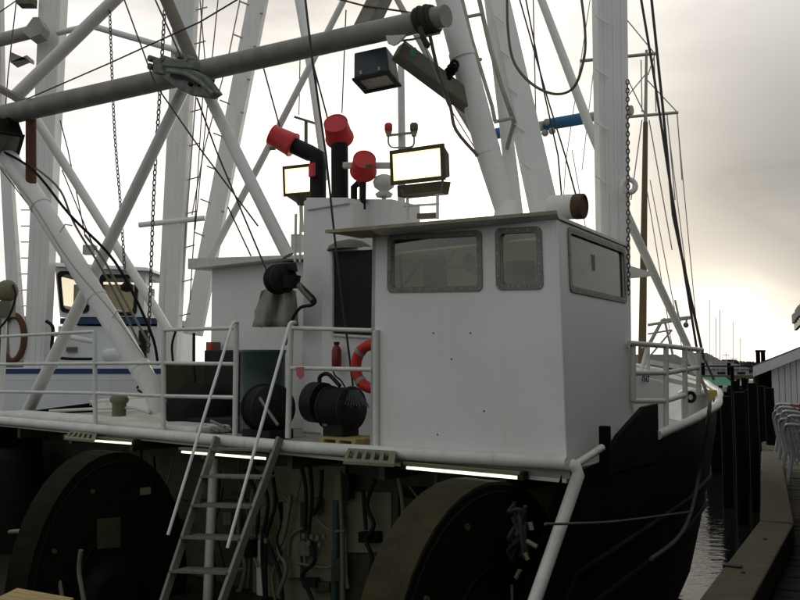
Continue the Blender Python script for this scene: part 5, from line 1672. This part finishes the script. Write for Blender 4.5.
for k in range(9):
    MB().tube([pY(21, 210 + k * 16, Y2 + .5), pY(32, 210 + k * 16, Y2 + .5)], 0.015, 6).build('rung', greyp, m1_)
# side details
MB().tube(smooth_path([pY(46, 321, Y2), pY(53, 328, Y2), pY(52, 350, Y2), pY(60, 358, Y2), pY(92, 359, Y2)], 5), 0.04, 6).build('hose', black, ob)
wbox(66, 76, 347, 352, Y2 + .7, .1).build('vent_slot', drab, lh)
MB().lathe(pY(111, 362, Y2 + .3), UP, [(.14, 0), (.2, .1), (.2, .25), (.1, .32)], 14).build('deck_pod', paleblue, ob)
wbox(138, 146, 330, 365, Y2 + .7, .1).build('doorway', black, lh)
dp_ = wbox(-6, 16, 315, 366, Y2 + 1.2, .8).build('dark_locker', drab, ob)
c = pY(13, 338, Y2 + .1)
solo(MB().tube([c + V((.62 * wpx(c, 36) * math.cos(a), 0, wpx(c, 46) * math.sin(a))) for a in [2 * math.pi * k / 30 for k in range(30)]], 0.07, 10, closed=True), 'life_ring', rust, 'dull orange life ring on the moored boat at the left edge', 'life ring')
c = pY(7, 291, 15.0)
t_ = thing('searchlight', 'rounded pale searchlight with black cable at the left edge', 'searchlight', tuple(c))
MB().sphere(c, .2, 16, 10, (1.0, .7, 1.0)).build('lamp_head', cream, t_)
MB().tube(smooth_path([c + V((.15, -.1, .1)), c + V((.21, -.12, -.1)), c + V((.1, -.1, -.45)), c + V((-.1, -.1, -.7))], 5), .02, 6).build('cable', black, t_)
MB().box(c + V((-.05, 0, -.32)), V((.17, 0, 0)), V((0, .1, 0)), UP * .14).build('bracket', drab, t_)
MB().tube([c + V((-.05, .05, -.4)), V((c.x - .05, c.y + .05, ZD))], .05, 8).build('post', mastw, t_)

# ================================================================== SAILBOAT with wooden mast behind
YS = 34.0
sbt = thing('sailing_boat', 'sailing boat with brown wooden mast and white crosstrees behind the bow', 'sailboat', (pY(645, 380, YS).x, YS, ZW))
cx = pY(645, 380, YS).x
pl_ = [(cx - 1.5, YS - 4), (cx + 1.5, YS - 4), (cx + 1.9, YS), (cx + 1.3, YS + 3.5), (cx, YS + 6), (cx - 1.3, YS + 3.5), (cx - 1.9, YS)]
vs, fs = loop_sides(pl_, ZW - .3, 0.2, -.15, 0)
mb = MB().add(vs, fs)
mb.add([(*p, 0.15) for p in pl_], [tuple(range(len(pl_)))])
mb.build('hull', paleblue, sbt)
mw = MB().tube([pY(642, 372, YS), pY(645.5, 122, YS)], [wpx(pY(642, 372, YS), 8.5), wpx(pY(645, 122, YS), 5)], 12).build('mast', mastwood, sbt)
mw2 = MB().tube([pY(645.5, 122, YS), pY(646.5, 50, YS)], [wpx(pY(645, 120, YS), 3.6), wpx(pY(645, 52, YS), 2.6)], 10).build('topmast', greyp, sbt)
MB().tube([pY(580, 61, YS), pY(655.5, 53.5, YS)], wpx(pY(645, 55, YS), 3.6), 8).build('crosstree', greyp, mw2)
MB().tube([pY(627, 117, YS), pY(678, 112.5, YS)], wpx(pY(645, 55, YS), 3.2), 8).build('crosstree', greyp, mw)
for a_, b_ in (((627, 20), (655, 54)), ((627, 78), (645, 115)), ((627, 97), (645, 75)), ((655, 54), (648, 75)), ((647, 80), (677, 112)), ((642, 120), (631, 200)), ((649, 120), (672, 250)), ((677, 113), (682, 180)), ((667, 114), (675, 200)), ((641, 60), (642, 112)), ((654, 56), (656, 112))):
    MB().tube([pY(*a_, YS), pY(*b_, YS)], 0.025, 5).build('stay', paleline, sbt)
# lattice gallows of the boats behind the bow
ga = thing('net_gallows', 'thin grey pipe gallows on a boat behind the bow railing', 'gallows', tuple(pY(665, 380, 40)))
for pts, r in (([(648, 345), (662, 320), (690, 317)], .07), ([(648, 325), (690, 318)], .08), ([(662, 322), (650, 345)], .05), ([(664, 318), (674, 360)], .06), ([(648, 334), (672, 330)], .05), ([(672, 330), (650, 356)], .05), ([(675, 300), (686, 350)], .05), ([(669, 310), (690, 360)], .04), ([(687, 316), (686, 325)], .05)):
    MB().tube([pY(*p, 40) for p in pts], r, 6).build('pipe', greyp, ga)
MB().sphere(pY(686, 325, 40), .14, 8, 6).build('hanging_block', drab, ga)
V0 = pY(670, 372, 40)
MB().box((V0.x, 40.3, ZW + .6), V((1.6, 0, 0)), V((0, 2, 0)), UP * .8).build('deck_house', roofm, ga)

# ================================================================== FAR HARBOUR
def gable_house(px0, px1, yeave, yridge, Y, dep, label, ridge_along=True, hip=0.0, rm=roofm, wmn=housem, win=3, group='houses on the far shore'):
    p, q = pY(px0, yeave, Y), pY(px1, yeave, Y)
    zr = pY((px0 + px1) / 2, yridge, Y).z
    t_ = thing('house', label, 'house', ((p.x + q.x) / 2, Y, ZW), group)
    MB().box(((p.x + q.x) / 2, Y + dep / 2, (p.z + ZW) / 2), ((q.x - p.x) / 2 - .3, 0, 0), (0, dep / 2 - .3, 0), (0, 0, (p.z - ZW) / 2)).build('wall', wmn, t_)
    e = p.z
    w_ = q.x - p.x
    mb = MB().add([(p.x, Y, e), (q.x, Y, e), (q.x, Y + dep, e), (p.x, Y + dep, e), (p.x + hip * w_, Y + dep / 2, zr), (q.x - hip * w_, Y + dep / 2, zr)],
                  [(0, 1, 5, 4), (1, 2, 5), (2, 3, 4, 5), (3, 0, 4), (3, 2, 1, 0)])
    mb.build('roof', rm, t_)
    for k in range(win):
        xx = p.x + w_ * (k + .5) / win
        zc = e - .9
        if zc - .5 > ZW:
            MB().box((xx, Y + .28, zc), (w_ / win * .2, 0, 0), (0, .05, 0), (0, 0, .5)).build('window', black, t_)
    return t_
gable_house(628, 694, 365, 354, 150, 14, 'long low grey roofed house behind the bow railing', hip=.08, win=4)
gable_house(690, 728, 364, 352.5, 165, 12, 'grey house with hipped roof right of the bow rails', hip=.25, win=2)
gable_house(712, 752, 369, 361, 120, 9, 'low grey shed roof below the hipped house', hip=.3, win=2)
# green covered float
gt = thing('covered_float', 'floating dock with bright green cover beyond the bow', 'floating dock', tuple(pY(705, 390, 48)))
gt.location.z = ZW
gt['_at'] = list(gt.location)
p, q = pY(680, 380, 48), pY(737, 380, 48)
za, zb_ = pY(700, 385.5, 48).z, pY(700, 377.5, 48).z
MB().add([(p.x, 48, za), (q.x, 48, za), (q.x, 51, za), (p.x, 51, za), (p.x + .1, 49.5, zb_), (q.x - .1, 49.5, zb_)], [(0, 1, 5, 4), (1, 2, 5), (2, 3, 4, 5), (3, 0, 4), (3, 2, 1, 0)]).build('cover', greenm, gt)
for k in range(5):
    xx = p.x + (q.x - p.x) * (k + .1) / 4.2
    MB().box((xx, 48.3, (za + ZW) / 2), (.08, 0, 0), (0, .08, 0), (0, 0, (za - ZW) / 2)).build('post', woodd, gt)
MB().box(((p.x + q.x) / 2, 50, ZW + .35), ((q.x - p.x) / 2, 0, 0), (0, 1.4, 0), (0, 0, .4)).build('float', housem, gt)
MB().box(((p.x + q.x) / 2, 50.2, ZW + 1.0), ((q.x - p.x) / 2 - .3, 0, 0), (0, .1, 0), (0, 0, .28)).build('side_panel', sidingm, gt)
# far pier and scrub
fp = thing('far_pier', 'dark timber pier crossing the harbour behind the pilings', 'pier', (pY(745, 380, 60).x, 60, ZW))
p, q = pY(700, 377, 60), pY(778, 377, 60)
MB().box(((p.x + q.x) / 2, 60.6, p.z), ((q.x - p.x) / 2, 0, 0), (0, .8, 0), (0, 0, .14)).build('pier_deck', woodl, fp)
for k in range(9):
    xx = p.x + (q.x - p.x) * (k + .5) / 9
    MB().tube([(xx, 60.2, ZW - .5), (xx, 60.2, p.z + (1.0 if k % 3 == 0 else 0))], .13, 8).build('pile', pile_m, fp)
MB().bar((p.x, 60.0, p.z + .75), (q.x, 60.0, p.z + .75), .08, .1).build('rail', woodd, fp)
# bare masts far away
for k, (x, y0) in enumerate(((710, 300), (716, 318), (720, 310), (726, 352), (733, 322), (740, 338))):
    p, q = pY(x, 372, 110), pY(x, y0, 110)
    t_ = thing('distant_yacht', ['far yacht with the tallest hair thin mast', 'far yacht with a mid height pale mast', 'far yacht with a mast right beside the mid height one', 'far yacht with the shortest mast and radar bar', 'far yacht with a lone mast above the pier', 'far yacht with a low mast nearest the shed'][k], 'yacht', (p.x, 110, ZW), 'yachts across the harbour')
    MB().tube([p, q], .045, 5).build('mast', paleline, t_)
    MB().hexa([(p.x - 2, 109, ZW - .1), (p.x + 2, 109, ZW - .1), (p.x + 2, 111, ZW - .1), (p.x - 2, 111, ZW - .1), (p.x - 2.4, 108.8, ZW + .9), (p.x + 2.6, 109, ZW + .9), (p.x + 2.6, 111, ZW + .9), (p.x - 2.4, 111.2, ZW + .9)]).build('hull', paleblue, t_)
    MB().tube([pY(x - 4, 355 + (k % 3) * 3, 110), pY(x + 4, 355 + (k % 3) * 3, 110)], .04, 5).build('spreader', paleline, t_)
for x, text in ((758.5, 'left twin chimney stack rising behind the shed roof'), (763.5, 'right twin chimney stack rising behind the shed roof')):
    p, q = pY(x, 372, 90), pY(x, 350, 90)
    p.z = ZW
    t_ = thing('chimney_stack', text, 'chimney', tuple(p), 'twin stacks behind the shed')
    MB().lathe(p, UP, [(.24, 0), (.22, q.z - p.z - .25), (.27, q.z - p.z - .22), (.27, q.z - p.z)], 10).build('stack', pile_m, t_)
# trees on the far shore: trunk, limbs, many leaf clumps
def tree(x, Y, h, wdt, label):
    t_ = thing('tree', label, 'tree', (x, Y, ZW + 1.0), 'trees on the far shore')
    b0 = V((x, Y, ZW + .8))
    tm = MB().tube([b0, b0 + V((.1, 0, h * .4)), b0 + V((-.1, 0, h * .75))], [.22, .16, .05], 7)
    for k in range(5):
        a = k * 1.3
        tm.tube([b0 + UP * h * (.3 + .08 * k), b0 + V((math.cos(a) * wdt * .6, math.sin(a) * wdt * .6, h * (.55 + .08 * k)))], [.08, .03], 5)
    tm.build('trunk', pile_m, t_)
    lf = MB()
    for k in range(900):
        a, rr = random.uniform(0, 6.28), wdt * math.sqrt(random.random())
        z = h * random.uniform(.35, 1.0)
        rr *= 1.1 - .8 * abs(z / h - .6)
        c = b0 + V((math.cos(a) * rr, math.sin(a) * rr, z))
        u = V((random.uniform(-1, 1), random.uniform(-1, 1), random.uniform(-1, 1))).normalized() * .12
        w_ = u.cross(V((random.uniform(-1, 1), random.uniform(-1, 1), random.uniform(-1, 1)))).normalized() * .12
        lf.add([c - u - w_, c + u - w_, c + u + w_, c - u + w_], [(0, 1, 2, 3)])
    lf.build('crown', leafm, t_)
for k, px in enumerate((741, 748, 735)):
    tree(pY(px, 370, 135).x, 135 + k, 2.2 + .3 * k, 1.5, ['bushy dark tree between pier and shed', 'taller dark tree close to the shed roof', 'tallest dark tree left of the tree by the shed'][k])

# dock pilings
def piling(px, ytop, Y, wp, label, r=None):
    p = pY(px, ytop, Y)
    rr = wpx(p, wp)
    solo(MB().tube([V((p.x, Y, ZW - 1.2)), V((p.x + .02, Y, (p.z + ZW) / 2)), p], [rr * 1.1, rr * 1.05, rr], 12), 'piling', pile_m, label, 'piling', 'dark mooring pilings')
piling(732, 366, 26, 3.4, 'slender dark piling standing tallest beyond the bow')
piling(735, 381, 22, 8, 'stout dark piling in front of the slender one')
piling(743.5, 378, 24, 4.5, 'dark piling between the stout one and the shed')
piling(752, 383, 19, 9, 'thick dark piling left of the shed porch')
piling(762, 386, 18, 9, 'thick dark piling under the shed porch roof')
piling(769, 388, 17.2, 9, 'thick dark piling touching the shed wall')
piling(725, 396, 19.5, 10, 'low black piling nearest the white bow rim')
piling(739, 392, 17.5, 11, 'broad black piling standing in the water gap before the bulkhead')
piling(747, 390, 21, 6, 'shortest dark piling among the cluster')

tbk = thing('timber_bulkhead', 'dark wall of close set timber piles crossing the slip beyond the bow', 'bulkhead', tuple(V((pY(745, 400, 25.5).x, 25.5, ZW))))
pxx = 708.0
k = 0
while pxx < 778:
    p = pY(pxx, 391 + random.uniform(-3.5, 3.0) + (4 if pxx < 722 else 0) - (3 if pxx > 756 else 0), 25.5 + random.uniform(-.08, .08))
    MB().tube([V((p.x, p.y, ZW - .8)), V((p.x, p.y, p.z))], .125, 8).build('pile', pile_m, tbk)
    pxx += 7.6
p, q = pY(706, 400, 25.3), pY(778, 400, 25.3)
MB().bar(p, q, .12, .2).build('wale', pile_m, tbk)
MB().box((p + q) / 2 + V((0, 2.2, .18)), V(((q.x - p.x) / 2, 0, 0)), V((0, 1.9, 0)), UP * .05).build('top_deck', woodd, tbk)
# ------------------------------------------------------------------ shed on the dock
YH = 21.0
sx0 = pY(774, 400, YH).x
sx1 = pY(870, 400, YH).x
ze = pY(774, 371, YH).z
zr0 = pY(754, 366.0, YH).z
zr1 = pY(800, 347.5, YH).z
xl, xr_ = pY(753, 366, YH).x, pY(800, 347, YH).x
slope = (zr1 - zr0) / (xr_ - xl)
zroof = lambda x: zr0 + slope * (x - xl)
sh_ = thing('shed', 'pale grey board shed with sloping roof and dark porch on the dock', 'shed', (sx0, YH, 0))
# siding boards, each its own; the shed runs back along the dock
bwid = 0.145
def sp(x, d_, z):
    return V((x, YH, z)) + dd * d_
def shex(xa, xb, d0, d1_, za0, za1, zb0, zb1):
    """a block from xa to xb, d0 to d1_ deep; bottom za0/za1 and top zb0/zb1 at its two ends"""
    return MB().hexa([sp(xa, d0, za0), sp(xb, d0, za1), sp(xb, d1_, za1), sp(xa, d1_, za0), sp(xa, d0, zb0), sp(xb, d0, zb1), sp(xb, d1_, zb1), sp(xa, d1_, zb0)])
x = sx0
while x < sx1:
    x2 = min(x + bwid, sx1)
    shex(x, x2 - .014, 0, .05, -.02, -.02, zroof(x) - .10, zroof(x2) - .10).build('siding_board', sidingm, sh_)
    x = x2
shex(sx0 + .02, sx1, .06, 6, -.02, -.02, zroof(sx0) - .12, zroof(sx1) - .12).build('inner_wall', sidingm, sh_)
shex(sx0 - .04, sx0 + .06, -.05, .0, -.06, -.06, zroof(sx0) - .14, zroof(sx0) - .12).build('corner_board', sidingm, sh_)
xe = sx1 + .3
shex(xl, xe, -.35, 6.3, zroof(xl) - .05, zroof(xe) - .05, zroof(xl) + .02, zroof(xe) + .02).build('roof', roofm, sh_)
shex(xl, sx1, -.38, -.355, zroof(xl) - .26, zroof(sx1) - .26, zroof(xl) - .02, zroof(sx1) - .02).build('barge_board', sidingm, sh_)
MB().bar(sp(xl + .06, .3, 0), sp(xl + .06, .3, zroof(xl) - .06), .1, .1).build('porch_post', woodd, sh_)
shex(xl, sx0 + .01, 0, 6, -.16, -.16, -.05, -.05).build('porch_floor', woodd, sh_)
shex(xl, sx0 + .01, 3.5, 3.6, -.04, -.04, zroof(xl) - .1, zroof(xl) - .1).build('porch_back', pile_m, sh_)

# stacked white resin chairs
def chair_proto(label, group):
    t_ = thing('resin_chair', label, 'chair', (0, 0, 0), group)
    MB().box((0, 0, .42), (.22, 0, 0), (0, .21, 0), (0, 0, .012)).build('seat', plastic, t_, .008)
    for sx in (-1, 1):
        for sy in (-1, 1):
            MB().tube([(sx * .21, sy * .20, .43), (sx * .26, sy * .26, 0)], [.026, .018], 6).build('leg', plastic, t_)
        MB().tube(smooth_path([(sx * .25, -.20, .43), (sx * .27, -.22, .62), (sx * .26, .0, .65), (sx * .22, .22, .66)], 4), .022, 6).build('armrest', plastic, t_)
    MB().tube(smooth_path([(-.21, .20, .43), (-.22, .27, .75), (-.15, .31, .86), (0, .32, .88), (.15, .31, .86), (.22, .27, .75), (.21, .20, .43)], 4), .02, 6).build('back_frame', plastic, t_)
    for k in range(5):
        xx = -.14 + .07 * k
        MB().bar((xx, .205, .43), (xx, .31, .87), .035, .012, (0, 1, 0)).build('back_slat', plastic, t_)
    return t_
CG = 'stacked white chairs on the dock'
proto = chair_proto('x', CG)
ORD = ['lower', 'upper']
first = True
spots = [(pY(798, 440, 13.6), 2, 'farthest', 2.0), (pY(803, 450, 12.6), 2, 'second farthest', 1.9), (pY(809, 460, 11.6), 2, 'second nearest', 1.9), (pY(817, 470, 10.6), 2, 'nearest', 1.9)]
for base_, n_c, wh_, rz in spots:
    for k in range(n_c):
        if first:
            o = proto
            first = False
        else:
            o = proto.copy()
            COL.objects.link(o)
            for ch in proto.children:
                c2 = ch.copy()
                COL.objects.link(c2)
                c2.parent = o
        o.location = (base_.x + .02 * k, base_.y - .035 * k, 0.005 + .105 * k)
        o.rotation_euler = (0, 0, rz + random.uniform(-.03, .03))
        o['label'] = '%s white resin chair of the %s pair stacked in the row before the shed' % (ORD[k], wh_)
# dark red slatted crate on the chairs
p = pY(797, 412, 12.2)
cr = thing('red_crate', 'dark red slatted crate behind the white chair stacks', 'crate', (p.x + .1, p.y, 0))
for k in range(4):
    MB().box((p.x + .15, p.y - .01, p.z - .12 + .07 * k), (.18, 0, 0), (0, .15, 0), (0, 0, .018)).build('slat', ext, cr)
for sx in (0, .3):
    MB().bar((p.x + sx, p.y - .12, 0), (p.x + sx, p.y - .12, p.z + .12), .03, .03).build('upright', ext, cr)

# building along the dock: only the corner of its eave shows at the right edge
YE = 12.0
c0_ = pY(802, 316, YE)
ev = thing('dock_building', 'long brown shingled dock building whose eave corner is cut by the right edge', 'building', (c0_.x + .9, c0_.y, 0))
wl0 = V((c0_.x + .55, c0_.y - .3, 0))
wl1 = wl0 - dd * 15.0
H_ = c0_.z + .12
back = dn * 4.0
bw_ = MB().hexa([wl1 + UP * -.03, wl0 + UP * -.03, wl0 + back + UP * -.03, wl1 + back + UP * -.03, wl1 + UP * H_, wl0 + UP * H_, wl0 + back + UP * H_, wl1 + back + UP * H_])
bw_.build('wall', pile_m, ev)
e_a, e_b = pY(797.3, 326, YE) + dd * 0.1, pY(797.3, 326, YE) - dd * 15.6
zz = UP * ((pY(799, 301, YE) - pY(797.3, 326, YE)).z)
rid = dn * 2.6 + UP * 2.6
MB().hexa([e_b, e_a, e_a + rid, e_b + rid, e_b + UP * .12, e_a + UP * .12 , e_a + rid + UP * .12, e_b + rid + UP * .12]).build('roof', roofm, ev)
MB().bar(e_a - dn * .02 + UP * .02, e_b - dn * .02 + UP * .02, .04, .16).build('fascia', drab, ev)
MB().prism([e_a + UP * .12, e_a + rid + UP * .12, e_a + rid - UP * 1.2, e_a + dn * .4 - UP * .05], -dd * .05).build('gable_board', drab, ev)
for k in range(26):
    MB().box(e_a - dd * (.08 + .2 * k) - dn * .035 + UP * (.085 + random.uniform(-.01, .02)), dd * .085, dn * .03, UP * .06).build('shingle', roofm, ev)

for o in bpy.data.objects:
    if '_at' in o:
        del o['_at']
